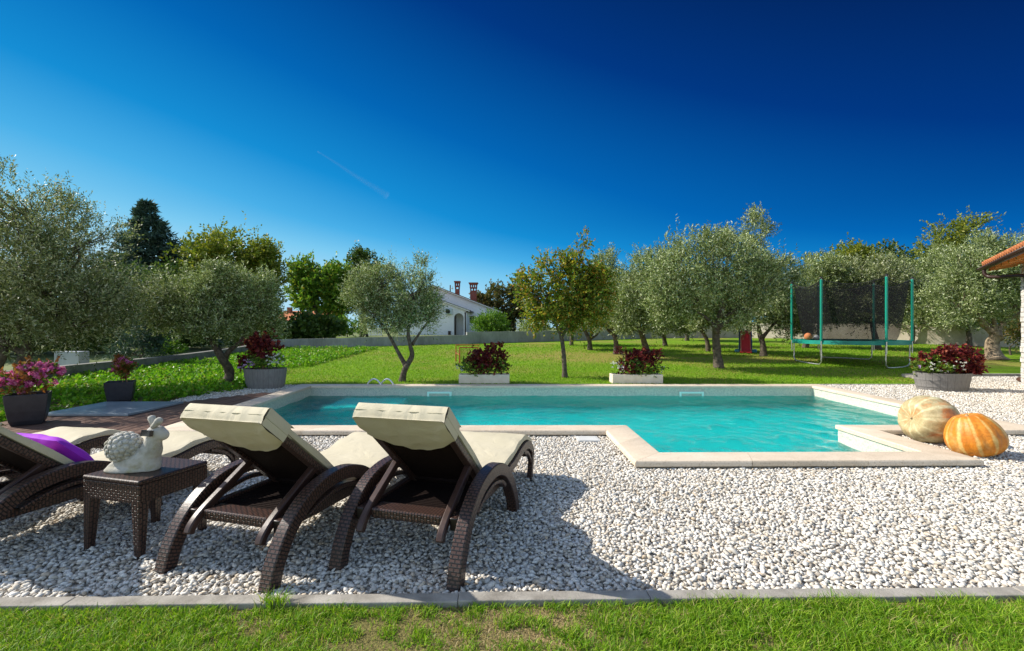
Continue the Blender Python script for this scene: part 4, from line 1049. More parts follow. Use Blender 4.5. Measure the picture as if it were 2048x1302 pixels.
shrub('shrub', 'small grey-green bush by the white post behind the wall', 34, (1060, 672), [(1060, 655, 22, 16), (1080, 645, 20, 22)], OLIVE, 420, 88, .2, .06)
shrub('shrub', 'leafy brown-green hedge shrub against the wall right of the old olive', 19, (2022, 702), [(2025, 665, 24, 26), (2045, 650, 24, 34)], BROWNLEAF, 480, 89, .12, .06)
# leafy ground cover left of the deck
rng = np.random.default_rng(77); n = 15000
y = 7.3 + 14.5 * rng.uniform(0, 1, n) ** 1.1; x = rng.uniform(-11.3, -4.5, n)
right = np.where(y < 11.2, -7.45 + (y - 7.06) / 1.49 - .5 - .5 * (y - 7) / 4, -6.4 - .02 * (y - 11)) ; right = np.where(y > 14, np.minimum(-6.5 + .05 * (y - 14), -4), right)
k = (x < right) & (vnoise(x, y, .7, 9) > .2) & ~((x > -7.6) & (y < 9)); x = x[k]; y = y[k]; n = len(x)
pos = np.stack([x, y, G(x, y) - .01], 1); dr = rng.normal(0, .5, (n, 3)); dr[:, 2] = rng.uniform(.5, 1.4, n); dr /= np.linalg.norm(dr, axis=1)[:, None]
hh = .09 + .16 * vnoise(x, y, .5, 12)
V, Fc = spray_leaves(rng, pos, dr, hh, 5, .085, .06, .1, 1.0)
tag(np_mesh('ground_cover', V, Fc, CLOVER), 'leafy bright green ground cover growing between the left wall and the deck', 'ground cover', kind='stuff')

# ------------------------------------------------------------------ planters
def plant_part(parent, name, mat, blobs, n, per, spray, leaf, wid, seed, **kw):
    V, Fc = crown_geo(np.random.default_rng(seed), blobs, n, spray, per, leaf, wid, **kw); return np_mesh(name, V, Fc, mat, parent)
def petals(parent, name, mat, centres, seed, r=.032, n=7):
    """small round flower heads made of cupped petals, each one a part"""
    rng = np.random.default_rng(seed)
    for c in centres:
        dr = rng.normal(size=(n, 3)); dr[:, 2] = abs(dr[:, 2]) * .7 + .1; dr[:, 1] -= .3; dr /= np.linalg.norm(dr, axis=1)[:, None]
        V, Fc = spray_leaves(rng, np.repeat(np.array([c], float), n, 0), dr, np.full(n, .012), 1, r, r * .95, 0, .5); np_mesh('flower', V, Fc, mat, parent)
def stems(parent, ends, root, r, m, seed):
    mb = MB(); pr = random.Random(seed)
    for e in ends: limb(mb, (root[0] + pr.uniform(-.12, .12), root[1] + pr.uniform(-.06, .06), root[2]), e, r, r * .5, pr, .06, 5)
    return mb.build('stem', m, parent, smooth=180)
STEM = plain('plant_stem', (.20, .12, .07), (.28, .17, .10), 10, .7)
def square_pot(px, py, d, label, rz, s, h, seed, blobs, nfl):
    b = P(px, py, d); z = .058 if seed == 1 else .05
    t = thing('flower_pot', label, 'planter', (b.x, d, z), rz, 'square black flower pots')
    mb = MB(); n = 12
    prof = [(.70, 0), (.80, .15), (.89, .45), (.965, .8), (1, 1.0)]
    def sq(k): r = .0; return [(-k, -k), (k, -k), (k, k), (-k, k)]
    vs = []
    for (k, zz) in prof + [(.90, 1.0), (.88, .86)]:
        for (a, c) in sq(k * s / 2): vs.append((a, c, zz * h))
    N = len(prof) + 2; fs = [(3, 2, 1, 0)]
    for i in range(N - 1):
        for k in range(4): fs.append((i * 4 + k, i * 4 + (k + 1) % 4, i * 4 + 4 + (k + 1) % 4, i * 4 + 4 + k))
    mb.add(vs, fs); mb.build('pot', POT, t, bevel=.012)
    mb = MB(); k = .88 * s / 2; mb.grid(lambda u, v: Vector(((u * 2 - 1) * k, (v * 2 - 1) * k, h * .88 + .01 * math.sin(u * 17) * math.sin(v * 13))), 8, 8); mb.build('soil', SOIL, t)
    plant_part(t, 'foliage', RUST, blobs, 110, 6, .09, .065, .045, seed + 100, up=.5, nclump=10)
    plant_part(t, 'leaves', POTLEAF, [(b_[0], [q * .8 for q in b_[1]]) for b_ in blobs], 60, 5, .09, .06, .04, seed + 120, up=.5)
    rng = np.random.default_rng(seed); cs = []
    for i in range(nfl):
        c, r = blobs[rng.integers(len(blobs))]; d_ = rng.normal(size=3); d_ /= np.linalg.norm(d_); d_[2] = abs(d_[2]) * .9 if rng.uniform() < .8 else d_[2]; cs.append(np.array(c) + d_ * np.array(r) * rng.uniform(1.0, 1.25))
    petals(t, 'flowers', PINK, cs, seed + 7, .060, 12)
    stems(t, [b_[0] for b_ in blobs], (0, 0, h * .86), .010, STEM, seed)
square_pot(57, 848, 6.95, 'front square black pot with a wide mass of pink flowers', R(38), .46, .44, 1,
           [((-.20, 0, .62), (.13, .14, .12)), ((.02, -.04, .66), (.16, .15, .14)), ((.20, 0, .70), (.14, .14, .14)), ((0, .08, .76), (.10, .12, .10)), ((.12, .05, .78), (.12, .1, .09)), ((-.12, .0, .54), (.16, .16, .08))], 95)
square_pot(241, 806, 8.98, 'rear square black pot with a small upright tuft of pink flowers', R(33), .44, .39, 2,
           [((.02, 0, .60), (.10, .10, .12)), ((.08, 0, .66), (.10, .09, .10)), ((.02, .02, .74), (.06, .06, .06))], 38)
def coleus(t, blobs, seed, n=420): return plant_part(t, 'coleus', COLEUS, blobs, int(n * .8), 6, .12, .085, .058, seed, up=.5, nclump=9, clump=.26, droop=.2)
def barrel(px, py, d, label, rx, ry, h, seed, rz=0):
    b = P(px, py, d); t = thing('half_barrel_planter', label, 'planter', (b.x, d, float(G(b.x, d)) - .01), rz, 'half barrel planters')
    mb = MB(); prof = [(.86, 0), (.91, h * .3), (.96, h * .62), (1, h), (.93, h), (.91, h * .86)]
    mb.lathe(prof, 44, (0, 0, 0), rx, ry); mb.build('barrel', OAK, t, smooth=30)
    for zz, hh in ((.30, .05), (.66, .05)):
        mb = MB(); k = .86 + .14 * zz; k2 = k + .012
        mb.lathe([(k + .008, zz * h - hh / 2), (k2 + .004, zz * h - hh / 2), (k2 + .010, zz * h + hh / 2), (k + .012, zz * h + hh / 2)], 44, (0, 0, 0), rx, ry); mb.build('hoop', OAK, t, smooth=30)
    mb = MB(); mb.lathe([(.915, h * .9), (.5, h * .92), (0, h * .93)], 24, (0, 0, 0), rx, ry); mb.build('soil', SOIL, t, smooth=180)
    return t
bL = barrel(531, 778, 11.1, 'grey half barrel left of the pool with burgundy coleus and lilac flowers', .47, .36, .46, 3)
coleus(bL, [((-.14, 0, .92), (.24, .2, .18)), ((.06, 0, .86), (.22, .2, .20)), ((-.08, 0, 1.05), (.16, .14, .10)), ((-.46, 0, .70), (.12, .12, .14)), ((-.40, -.02, .56), (.10, .1, .1))], 301, 430)
plant_part(bL, 'green_leaves', POTLEAF, [((.22, -.08, .62), (.24, .2, .12)), ((-.18, -.1, .56), (.2, .16, .08)), ((-.25, 0, .76), (.06, .1, .08))], 150, 6, .09, .06, .035, 302)
rng = np.random.default_rng(5)
petals(bL, 'white_flowers', WHITEPETAL, [(rng.uniform(.05, .48), rng.uniform(-.3, -.1), rng.uniform(.55, .80)) for i in range(26)], 303, .035, 7)
petals(bL, 'lilac_flowers', LILAC, [(rng.uniform(-.42, -.08), rng.uniform(-.36, -.15), rng.uniform(.46, .68)) for i in range(22)], 304, .036, 7)
stems(bL, [(-.05, 0, .8), (.05, 0, .82), (-.4, 0, .6)], (0, 0, .42), .014, STEM, 3)
bR = barrel(1884, 782, 10.75, 'grey half barrel on the right gravel with burgundy coleus and white flowers', .55, .38, .40, 4, R(-6))
coleus(bR, [((.10, 0, .72), (.28, .24, .18)), ((.36, 0, .66), (.26, .22, .18)), ((-.18, 0, .78), (.16, .14, .10)), ((.55, -.02, .56), (.16, .16, .16)), ((.25, 0, .84), (.28, .2, .10)), ((-.46, 0, .66), (.08, .08, .10)), ((.62, 0, .44), (.12, .12, .1))], 311, 620)
plant_part(bR, 'green_leaves', POTLEAF, [((-.3, -.15, .50), (.26, .18, .10)), ((.0, -.22, .46), (.24, .14, .07)), ((-.5, -.05, .50), (.12, .14, .1)), ((-.22, -.05, .6), (.14, .1, .1))], 240, 6, .09, .065, .035, 312)
petals(bR, 'white_flowers', WHITEPETAL, [(rng.uniform(-.45, .28), rng.uniform(-.36, -.2), rng.uniform(.44, .66)) for i in range(24)], 313, .034, 7)
petals(bR, 'lilac_flowers', LILAC, [(rng.uniform(-.62, -.52), rng.uniform(-.2, -.05), rng.uniform(.5, .62)) for i in range(6)], 314, .036, 7)
stems(bR, [(.05, 0, .7), (.3, 0, .7), (-.3, 0, .7), (.5, 0, .55)], (0, 0, .36), .013, STEM, 4)
def trough(px, d, label, seed, shapes, flowers):
    b = P(px, 768, d); t = thing('stone_trough', label, 'planter', (b.x, d, float(G(b.x, d)) + .0), R(.5), 'stone flower troughs')
    mb = MB(); W, D_, H = .615, .19, .225
    mb.box(-W, W, -D_, -D_ + .04, 0, H); mb.box(-W, W, D_ - .04, D_, 0, H); mb.box(-W, -W + .04, -D_ + .0402, D_ - .0402, 0, H); mb.box(W - .04, W, -D_ + .0402, D_ - .0402, 0, H)
    mb.build('trough', TROUGH, t, bevel=.008)
    mb = MB(); mb.box(-W + .0403, W - .0403, -D_ + .0403, D_ - .0403, .02, H - .03); mb.build('soil', SOIL, t)
    coleus(t, shapes, seed, 430)
    plant_part(t, 'green_leaves', POTLEAF, [((-.25, -.04, .40), (.3, .15, .15)), ((.2, -.04, .38), (.34, .15, .15))], 260, 6, .10, .06, .035, seed + 1)
    petals(t, 'white_flowers', WHITEPETAL, flowers, seed + 2, .038, 8)
    stems(t, [(s[0][0], s[0][1], s[0][2]) for s in shapes], (0, 0, .19), .013, STEM, seed)
    return t
rng = np.random.default_rng(6)
trough(969, 11.92, 'stone trough of tall burgundy coleus in front of the little red goal', 321,
       [((.02, 0, .72), (.22, .16, .18)), ((.22, 0, .62), (.24, .16, .2)), ((-.15, 0, .60), (.2, .16, .16)), ((.30, 0, .82), (.16, .12, .10)), ((.42, 0, .50), (.14, .14, .14)), ((-.3, 0, .46), (.16, .14, .12)), ((.1, 0, .5), (.3, .16, .16))],
       [(rng.uniform(-.68, -.5), rng.uniform(-.15, 0), rng.uniform(.28, .46)) for i in range(9)])
trough(1271.5, 11.92, 'right stone trough with sparse reddish coleus and white flowers at its left end', 331,
       [((-.05, 0, .60), (.2, .15, .16)), ((.22, 0, .58), (.22, .15, .18)), ((.05, 0, .74), (.1, .1, .14)), ((-.32, 0, .62), (.1, .1, .16)), ((.42, 0, .66), (.16, .12, .1)), ((.3, 0, .42), (.26, .15, .14)), ((-.2, 0, .42), (.2, .14, .12)), ((-.36, 0, .76), (.06, .06, .06))],
       [(rng.uniform(-.64, -.32), rng.uniform(-.18, -.02), rng.uniform(.28, .52)) for i in range(20)] + [(rng.uniform(.56, .66), -.1, rng.uniform(.24, .4)) for i in range(5)])

# ------------------------------------------------------------------ pumpkins
STALK = plain('dry_stalk', (.30, .22, .11), (.42, .33, .18), 40, .8, .4, 60)
def pumpkin(label, mat, px, d, z, R_, sq, seed, rot, pear=0.0):
    b = P(px, 800, d); pr = random.Random(seed)
    t = thing('pumpkin', label, 'pumpkin', (b.x, d, z), 0, 'giant pumpkins')
    t.rotation_euler = rot
    ph = [pr.uniform(0, 6.28) for _ in range(4)]
    def fn(th, u):
        e = math.sin(math.pi * u) ** .7
        return 1 + e * (-.035 * abs(math.cos(5.5 * th)) ** 6 + .015 * math.sin(2 * th + ph[0]) + .02 * math.sin(3 * th + ph[1] + 2 * u))
    prof = []
    for i in range(33):
        a = math.pi * i / 32; r = math.sin(a) ** .92; zz = -math.cos(a)
        if abs(zz) > .86: zz = math.copysign(.86 + (abs(zz) - .86) * (-.25), zz)
        prof.append((r * R_ * (1 - pear * zz), zz * R_ * sq))
    prof[0] = (0, prof[0][1]); prof[-1] = (0, prof[-1][1])
    mb = MB(); mb.lathe(prof, 110, (0, 0, 0), 1, 1, None, 0, fn); mb.build('flesh', mat, t, smooth=180)
    mb = MB(); top = prof[-1][1]
    mb.tube([(0, 0, top - .012), (.002, 0, top + .004), (.006, .003, top + .012)], [.022, .016, .012], 9); mb.build('stalk', STALK, t, smooth=60)
    return t
pumpkin('large pale beige pumpkin with an orange blush by the pool corner', PUMP_A, 1857, 6.03, .290, .305, .97, 5, (R(6), R(-84), R(2)))
pumpkin('bright orange pumpkin with pale stripes, the right one by the pool corner', PUMP_B, 1947, 5.45, .235, .262, .98, 6, (R(-12), R(-10), R(20)), .20)

# ------------------------------------------------------------------ walls
def wall(name, label, m, pts, th=.2, cap=None):
    """pts: (x, y, top z); a run of straight wall pieces with a flat top"""
    mb = MB(); n = len(pts)
    L = []; 
    for i, (x, y, z) in enumerate(pts):
        a = Vector(pts[max(i - 1, 0)][:2]); b = Vector(pts[min(i + 1, n - 1)][:2]); d = (b - a).normalized(); nn = Vector((-d.y, d.x)) * th
        L.append((x, y, x + nn.x, y + nn.y, z, float(G(x, y)) - .15))
    vs = []
    for (x, y, X, Y, z, zb) in L: vs += [(x, y, zb), (x, y, z), (X, Y, z), (X, Y, zb)]
    fs = []
    for i in range(n - 1):
        for k in range(3): fs.append((i * 4 + k, i * 4 + 4 + k, i * 4 + 5 + k, i * 4 + 1 + k))
    fs += [(0, 1, 2, 3), ((n - 1) * 4 + 3, (n - 1) * 4 + 2, (n - 1) * 4 + 1, (n - 1) * 4)]
    mb.add(vs, fs); t = mb.build(name, m)
    return tag(t, label, 'wall')
wall('garden_wall', 'low rough stone wall running back along the left side of the garden', WALLROUGH, [(-11.7, 8, .42), (-11.55, 12.3, .47), (-11.2, 15.5, .52), (-11.0, 18.2, .62), (-10.85, 21.5, .80)], -.25)
bw = wall('boundary_wall', 'long low grey concrete wall behind the lawn in front of the white house', WALLGREY, [(-10.8, 21.6, .90), (-6.5, 23.37, .97), (-2.331, 25.08, 1.05)], .2)
mb = MB()
w2 = wall('boundary_wall', 'grey concrete wall behind the orchard trees, from below the house corner to the right', WALLGREY, [(-2.329, 25.08, 1.20), (2.35, 27.0, 1.26), (8.5, 29.7, 1.50)], .2)
wall('boundary_wall', 'taller pale concrete wall behind the trampoline and the old olive', WALLPALE, [(8.51, 29.7, 1.52), (14.8, 31.3, 1.70), (18.0, 28.2, 1.66), (21.1, 24.7, 1.62), (26, 21.2, 1.62)], .2)
b = P(157, 726, 13.6); t = thing('wall_box', 'pale grey rendered box with a flat cap standing on the left garden wall', 'wall pier', (b.x, 13.4, .44), R(-4))
mb = MB(); mb.box(-.36, .36, -.16, .16, -.05, .34); mb.build('body', m_wall('grey_render', (.36, .40, .43), (.46, .49, .51), (.8, .8, .8)), t, bevel=.01)
mb = MB(); mb.box(-.38, .36, -.175, .175, -.08, -.051); mb.build('base', WALLROUGH, t)

# ------------------------------------------------------------------ white house
H = thing('white_house', 'white bungalow with an arched doorway and two brick chimneys', 'house', (-4.4, 47, .75))
hp = lambda o: loc(o, H)
def loc(o, p): o.location = -p.location; return o
gz = .6
def facade(mb, y, x0, x1, xp, zp, ze0, ze1, hole=None):
    top = lambda x: ze0 + (zp - ze0) * (x - x0) / (xp - x0) if x < xp else ze1 + (zp - ze1) * (x1 - x) / (x1 - xp)
    if not hole:
        mb.add([(x0, y, gz), (x1, y, gz), (x1, y, ze1), (xp, y, zp), (x0, y, ze0)], [(0, 1, 2, 3, 4)]); return
    hx0, hx1, hz = hole; r = (hx1 - hx0) / 2; c = (hx0 + hx1) / 2
    mb.add([(x0, y, gz), (hx0, y, gz), (hx0, y, top(hx0)), (xp, y, zp), (x0, y, ze0)], [(0, 1, 2, 3, 4)])
    mb.add([(hx1, y, gz), (x1, y, gz), (x1, y, ze1), (hx1, y, top(hx1))], [(0, 1, 2, 3)])
    arc = [(c + r * math.cos(math.pi * k / 12), y, hz + r * math.sin(math.pi * k / 12)) for k in range(13)]
    for k in range(12):
        a, b2 = arc[k], arc[k + 1]; mb.add([b2, a, (a[0], y, top(a[0])), (b2[0], y, top(b2[0]))], [(0, 1, 2, 3)])
        mb.add([a, b2, (b2[0], y + .35, b2[2]), (a[0], y + .35, a[2])], [(0, 1, 2, 3)])
    for xx in (hx0, hx1): mb.add([(xx, y, gz), (xx, y, hz), (xx, y + .35, hz), (xx, y + .35, gz)], [(0, 1, 2, 3)])
    mb.add([(hx0 - .3, y + 1.2, gz), (hx1 + .3, y + 1.2, gz), (hx1 + .3, y + 1.2, hz + r + .2), (hx0 - .3, y + 1.2, hz + r + .2)], [(0, 1, 2, 3)])
    for xx in (hx0 - .3, hx1 + .3): mb.add([(xx, y + .35, gz), (xx, y + .35, hz + r + .2), (xx, y + 1.2, hz + r + .2), (xx, y + 1.2, gz)], [(0, 1, 2, 3)])
    mb.add([(hx0 - .3, y + .35, hz + r + .2), (hx1 + .3, y + .35, hz + r + .2), (hx1 + .3, y + 1.2, hz + r + .2), (hx0 - .3, y + 1.2, hz + r + .2)], [(0, 1, 2, 3)])
mb = MB(); xr = P(934, 0, 47).x; xm = P(998, 0, 50).x
px0 = xr - 6.7; pxp = xr - 3.4
zr = P(0, 622, 47).z; zpp = zr + 3.35 * .365
hx0, hx1 = P(908, 0, 47).x, P(927, 0, 47).x; hz = P(0, 636, 47).z
facade(mb, 47, px0, xr, pxp - 1.3, zpp + .48, zr - .1, zr, (hx0, hx1, hz))
mb.add([(xr, 47, gz), (xr, 50, gz), (xr, 50, zr), (xr, 47, zr)], [(0, 1, 2, 3)]); hp(mb.build('porch_wall', PLASTER, H))
zm = P(0, 624, 50).z; xpk = P(868, 0, 50).x; zpk = zm + (xm - xpk) * .385
mb = MB(); xl = xpk - 3.4; zl = zpk - 3.4 * .385; facade(mb, 50, xl, xm, xpk, zpk, zl, zm); mb.add([(xm, 50, gz), (xm, 60, gz), (xm, 60, zm), (xm, 50, zm)], [(0, 1, 2, 3)])
mb.add([(xl, 50, gz), (xl, 60, gz), (xl, 60, zl), (xl, 50, zl)], [(0, 1, 2, 3)]); hp(mb.build('main_wall', PLASTER, H))
def gable_roof(name, x0, x1, xp, zp, ze, y0, y1, zeL, th=.13):
    mb = MB()
    for (xa, za, xb, zb) in ((xp, zp, x1, ze), (x0, zeL, xp, zp)):
        s = (zb - za) / (xb - xa)
        if xb == x1: xb += .35; zb += s * .35
        else: xa -= .35; za -= s * .35
        a, b_ = (xa, za + .02), (xb, zb + .02)
        vs = [(a[0], y0, a[1]), (b_[0], y0, b_[1]), (b_[0], y1, b_[1]), (a[0], y1, a[1])]; vs += [(p[0], p[1], p[2] + th) for p in vs]
        mb.add(vs, [(3, 2, 1, 0), (4, 5, 6, 7), (1, 2, 6, 5), (2, 3, 7, 6), (3, 0, 4, 7)], m=0); mb.add([vs[0], vs[1], vs[5], vs[4]], [(0, 1, 2, 3)], m=1)
        n = int((xb - xa) / .28)                                              # verge tiles along the gable edge
        for k in range(n):
            u0 = k / n; xx = xa + (xb - xa) * (u0 + .5 / n); zz = za + (zb - za) * (u0 + .5 / n) + th + .03
            mb.obox((xx, y0 + .04, zz), ((xb - xa) / n * .96, .2, .05), Matrix.Rotation(-math.atan2(zb - za, xb - xa) - .06, 3, 'Y'), 2)
    return hp(mb.build(name, [plain('roof_tile_brown', (.16, .07, .045), (.24, .11, .07), 3, .8), PLASTER, plain('dark_tile', (.05, .045, .05), (.11, .09, .08), 3, .8)], H))
gable_roof('porch_roof', px0, xr, pxp - 1.3, zpp + .48, zr, 46.75, 49.98, zr - .1)
gable_roof('main_roof', xl, xm, xpk, zpk, zm, 49.72, 60.3, zl)
def chimney(px, y0, wpx, d, zb):
    x = P(px, 0, d).x; wd_ = wpx / F * d; zt = P(0, y0, d).z; mb = MB()
    mb.box(x - wd_ / 2, x + wd_ / 2, d - .3, d + .3, zb, zt - .85)
    n = 2 if wd_ < .6 else 3
    for lev, (z0, z1, k) in enumerate(((zt - .85, zt - .62, n), (zt - .50, zt - .22, n + 1))):
        ww = wd_ * (1.0 + .15 * lev)
        for q in range(k):
            xx = x - ww / 2 + ww * (q + .5 * 0) / (k - 1) * .86 + ww * .07
            mb.box(xx - .05, xx + .05, d - .3, d + .3, z0, z1)
        mb.box(x - ww * .56, x + ww * .56, d - .36, d + .36, z1, z1 + .12)
    mb.box(x - wd_ * .74, x + wd_ * .74, d - .42, d + .42, zt - .10, zt)
    hp(mb.build('chimney', BRICK, H))
chimney(914.8, 562.5, 8.2, 52, 3.6); chimney(947, 565.5, 12.5, 52, 3.2)
mb = MB(); a0 = P(890.5, 617, 46.7); a1 = P(904, 629, 46.7); mb.box(a0.x, a1.x, 46.62, 46.98, a1.z, a0.z)
ac = hp(mb.build('air_conditioner', plain('ac_casing', (.42, .50, .50), None, rough=.4), H, bevel=.03)); cx_ = (a0.x * 2 + a1.x) / 3 + .05; cz_ = (a0.z + a1.z) / 2
mb = MB(); mb.lathe([(0, 0), (.22, 0), (.22, .02), (0, .02)], 20, (cx_, 46.60, cz_), 1, 1, Matrix.Rotation(R(90), 3, 'X')); f = mb.build('fan_grille', BLACKMAT, ac)
mb = MB(); mb.tube([(xr - .16, 46.93, gz), (xr - .16, 46.93, zr - .15), (xr + .1, 46.85, zr - .02)], .055, 8); hp(mb.build('downpipe', DARKBROWN, H))
mb = MB(); mb.tube([(xr + .36, 46.7, zr - .02), (xr + .36, 50, zr - .02)], .07, 8); hp(mb.build('gutter', DARKBROWN, H))
w0, w1 = P(938.5, 632.5, 49.9), P(948, 645.5, 49.9); mb = MB(); mb.box(w0.x, w1.x, 49.93, 49.99, w1.z, w0.z); 
fr = hp(mb.build('window', DARKBROWN, H)); mb = MB(); mb.box(w0.x + .05, w1.x - .05, 49.915, 49.929, w1.z + .05, w0.z - .05); mb.build('pane', WINDOWGLASS, fr)
v0, v1 = P(896, 662, 46.9), P(901.5, 669.5, 46.9); mb = MB(); mb.box(v0.x, v1.x, 46.93, 46.99, v1.z, v0.z); hp(mb.build('vent', DARKBROWN, H))
mb = MB(); mb.box(hx0 - .0, hx0 + .16, 47.36, 47.44, gz, hz + .4); hp(mb.build('door_frame', DARKBROWN, H))
# railing left of the house
RL = thing('balustrade', 'pale baluster railing left of the white house, seen under the twin stemmed olive', 'railing', (P(748, 0, 45).x, 45, .75))
mb = MB(); mb.box(-.75, .75, -.06, .06, .72, .80); mb.box(-.75, .75, -.07, .07, -.1, .04); mb.build('rail', PLASTER, RL)
for k in range(9):
    mb = MB(); mb.lathe([(.03, .04), (.05, .2), (.065, .3), (.035, .5), (.03, .72)], 8, (-.68 + k * .17, 0, 0)); mb.build('baluster', PLASTER, RL, smooth=60)
# white post by the bush
mb = MB(); b = P(1036, 0, 40); mb.box(b.x - .12, b.x + .12, 39.88, 40.12, .7, P(0, 640, 40).z); mb.box(b.x - .16, b.x + .16, 39.84, 40.16, P(0, 640, 40).z, P(0, 640, 40).z + .07)
tag(mb.build('gate_post', PLASTER), 'white rendered post behind the grey wall, right of the clipped round bush', 'post')
# utility pole
up = thing('utility_pole', 'thin dark utility pole with a crossarm rising behind the roof of the white house', 'utility pole', (P(900.5, 0, 70).x, 70, .7))
zt = P(0, 570, 70).z - .7; mb = MB(); mb.tube([(0, 0, 0), (0, 0, zt)], [.11, .08], 8); mb.build('pole', BARK, up)
mb = MB(); mb.box(-.1, .45, -.05, .05, zt - .55, zt - .45); mb.box(.3, .38, -.05, .05, zt - .75, zt - .2); mb.build('crossarm', GALV, up)
# house with an orange roof far on the left
fh = thing('far_house', 'distant house with an orange tiled roof behind the wall on the left', 'house', (P(575, 0, 62).x, 62, .7))
x0, x1 = P(538, 0, 62).x - fh.location.x, P(668, 0, 62).x - fh.location.x; ze = P(0, 641, 62).z - .7; zt = P(0, 620, 62).z - .7
mb = MB(); mb.box(x0 + .3, x1 - .3, .4, 6, -.2, ze); mb.build('wall', PLASTER, fh)
mb = MB(); mb.add([(x0, 0, ze), (x1, 0, ze), (x1 - .3, 3.2, zt), (x0 + .3, 3.2, zt), (x0, 6.4, ze), (x1, 6.4, ze)], [(0, 1, 2, 3), (4, 0, 3), (1, 5, 2), (5, 4, 3, 2), (0, 4, 5, 1)])
rf = mb.build('roof', TERRA, fh); mb = MB(); xx = P(560, 0, 62).x - fh.location.x; mb.box(xx - .25, xx + .25, 2.4, 3.0, zt - .4, zt + .45); mb.build('chimney', BRICK, rf)

# ------------------------------------------------------------------ tiled eave of the villa at the right edge
V_ = thing('villa_corner', 'villa corner with orange roof tiles, brown gutter and white stone wall', 'house', (12.1, 11.7, 0))
tow = Vector((-.577, -.817, 0)); inn = Vector((.817, -.577, 0)); T = Vector((12.0, 12.25, 0))
MR = Matrix((tow, inn, Vector((0, 0, 1)))).transposed()
def VP(a, b, z): return T + tow * a + inn * b + Vector((0, 0, z))
ze = 2.93; sl_p = math.tan(R(17)); Lr = 6.5; Wr = 3.6
mb = MB()   # corrugated tile sheet
nx, ny = 130, 14
def tile(u, v):
    a = u * Lr; b = -.06 + v * (Wr + .06); k = math.floor(v * ny)
    return VP(a, b, ze + .13 + b * sl_p + .032 * abs(math.sin(a / .2 * math.pi)) + .02 * (1 - (v * ny - k)))
mb.grid(tile, nx, ny)
mb.build('roof_tiles', TERRA, V_, smooth=60); mb = MB()
for k in range(int(Lr / .2)):     # rounded tile ends along the eave
    a = .1 + k * .2; mb.tube([VP(a, -.075, ze + .105), VP(a, .32, ze + .105 + .395 * sl_p)], .062, 10)
for k in range(9):                # verge tiles along the far end
    b = k * .4; mb.tube([VP(.02, b, ze + .135 + b * sl_p), VP(.02, b + .42, ze + .15 + (b + .42) * sl_p)], [.085, .075], 10)
mb.build('edge_tiles', TERRA, V_, smooth=60)
mb = MB()
mb.add([VP(.02, .0, ze), VP(Lr, .0, ze), VP(Lr, Wr, ze + Wr * sl_p), VP(.02, Wr, ze + Wr * sl_p), VP(.02, .0, ze + .05), VP(Lr, .0, ze + .05), VP(Lr, Wr, ze + .05 + Wr * sl_p), VP(.02, Wr, ze + .05 + Wr * sl_p)],
       [(3, 2, 1, 0), (4, 5, 6, 7), (0, 1, 5, 4), (1, 2, 6, 5), (2, 3, 7, 6), (3, 0, 4, 7)]); mb.build('soffit_boards', SOFFIT, V_)
for k in range(8):
    a = .18 + k * .62; Lk = .54; mb = MB(); vs = []
    for (b, hz_) in ((.03, .09), (.40, .14), (Lk, .15)):
        zt_ = ze - .001 + b * sl_p
        for aa in (a - .05, a + .05): vs += [VP(aa, b, zt_ - hz_), VP(aa, b, zt_)]
    fs = [];
    for i in range(2):
        o = i * 4; fs += [(o, o + 2, o + 6, o + 4), (o + 1, o + 5, o + 7, o + 3), (o, o + 4, o + 5, o + 1), (o + 2, o + 3, o + 7, o + 6)]
    fs += [(0, 1, 3, 2), (8, 10, 11, 9)]; mb.add(vs, fs); mb.build('rafter', SOFFIT, V_, bevel=.008)
mb = MB(); n = 10; gp = []
for k in range(n + 1): th = math.pi + math.pi * k / n; gp.append((-.075 + .078 * math.cos(th), .078 * math.sin(th)))
vs = [VP(-.05 if e == 0 else Lr, b, ze + .02 + z) for e in (0, 1) for (b, z) in gp]; m = n + 1
mb.add(vs, [(k, k + 1, m + k + 1, m + k) for k in range(n)] + [tuple(range(m))]); g = mb.build('gutter', DARKBROWN, V_, smooth=60)
s_ = g.modifiers.new('t', 'SOLIDIFY'); s_.thickness = .012
mb = MB(); mb.tube(smooth_path([VP(.30, -.075, ze - .05), VP(.31, -.07, ze - .16), VP(.38, .02, ze - .24), VP(.70, .22, ze - .27), VP(1.30, .42, ze - .32), VP(1.38, .47, ze - .5), VP(1.38, .472, ze - 1.2), VP(1.38, .472, .0)], 5), .042, 10)
mb.build('downpipe', DARKBROWN, V_, smooth=60)
def m_stonewall():
    b = NB('stacked_white_stone'); v = b.coords()
    br = b.node('TexBrick', {'Vector': b.node('Mapping', {'Vector': v, 'Rotation': (R(90), 0, 0)}).outputs[0], 'Scale': 1.0, 'Brick Width': .34, 'Row Height': .12, 'Mortar Size': .008, 'Color1': (.66, .63, .58, 1), 'Color2': (.56, .53, .48, 1), 'Mortar': (.34, .31, .27, 1)})
    b.col(br.outputs['Color']); b.set(.9, 0, .2); b.bump(b.math('ADD', b.node('RGBToBW', {'Color': br.outputs['Color']}).outputs[0], b.noise(14, 6, v)), .8, .03); return b.mat
mb = MB(); c0 = VP(.42, .55, 0)
rn = random.Random(7); z = -.1
while z < ze + .16:
    z1 = z + rn.uniform(.10, .17); j = rn.uniform(0, .02)
    q = [VP(.42 - j, .55 - j, z), VP(Lr, .55 - j, z), VP(Lr, 3.2, z), VP(.42 - j, 3.2, z)]
    mb.add(q + [p + Vector((0, 0, z1 - z - .006)) for p in q], [(3, 2, 1, 0), (4, 5, 6, 7), (0, 1, 5, 4), (1, 2, 6, 5), (2, 3, 7, 6), (3, 0, 4, 7)]); z = z1
mb.build('stone_wall', m_stonewall(), V_)
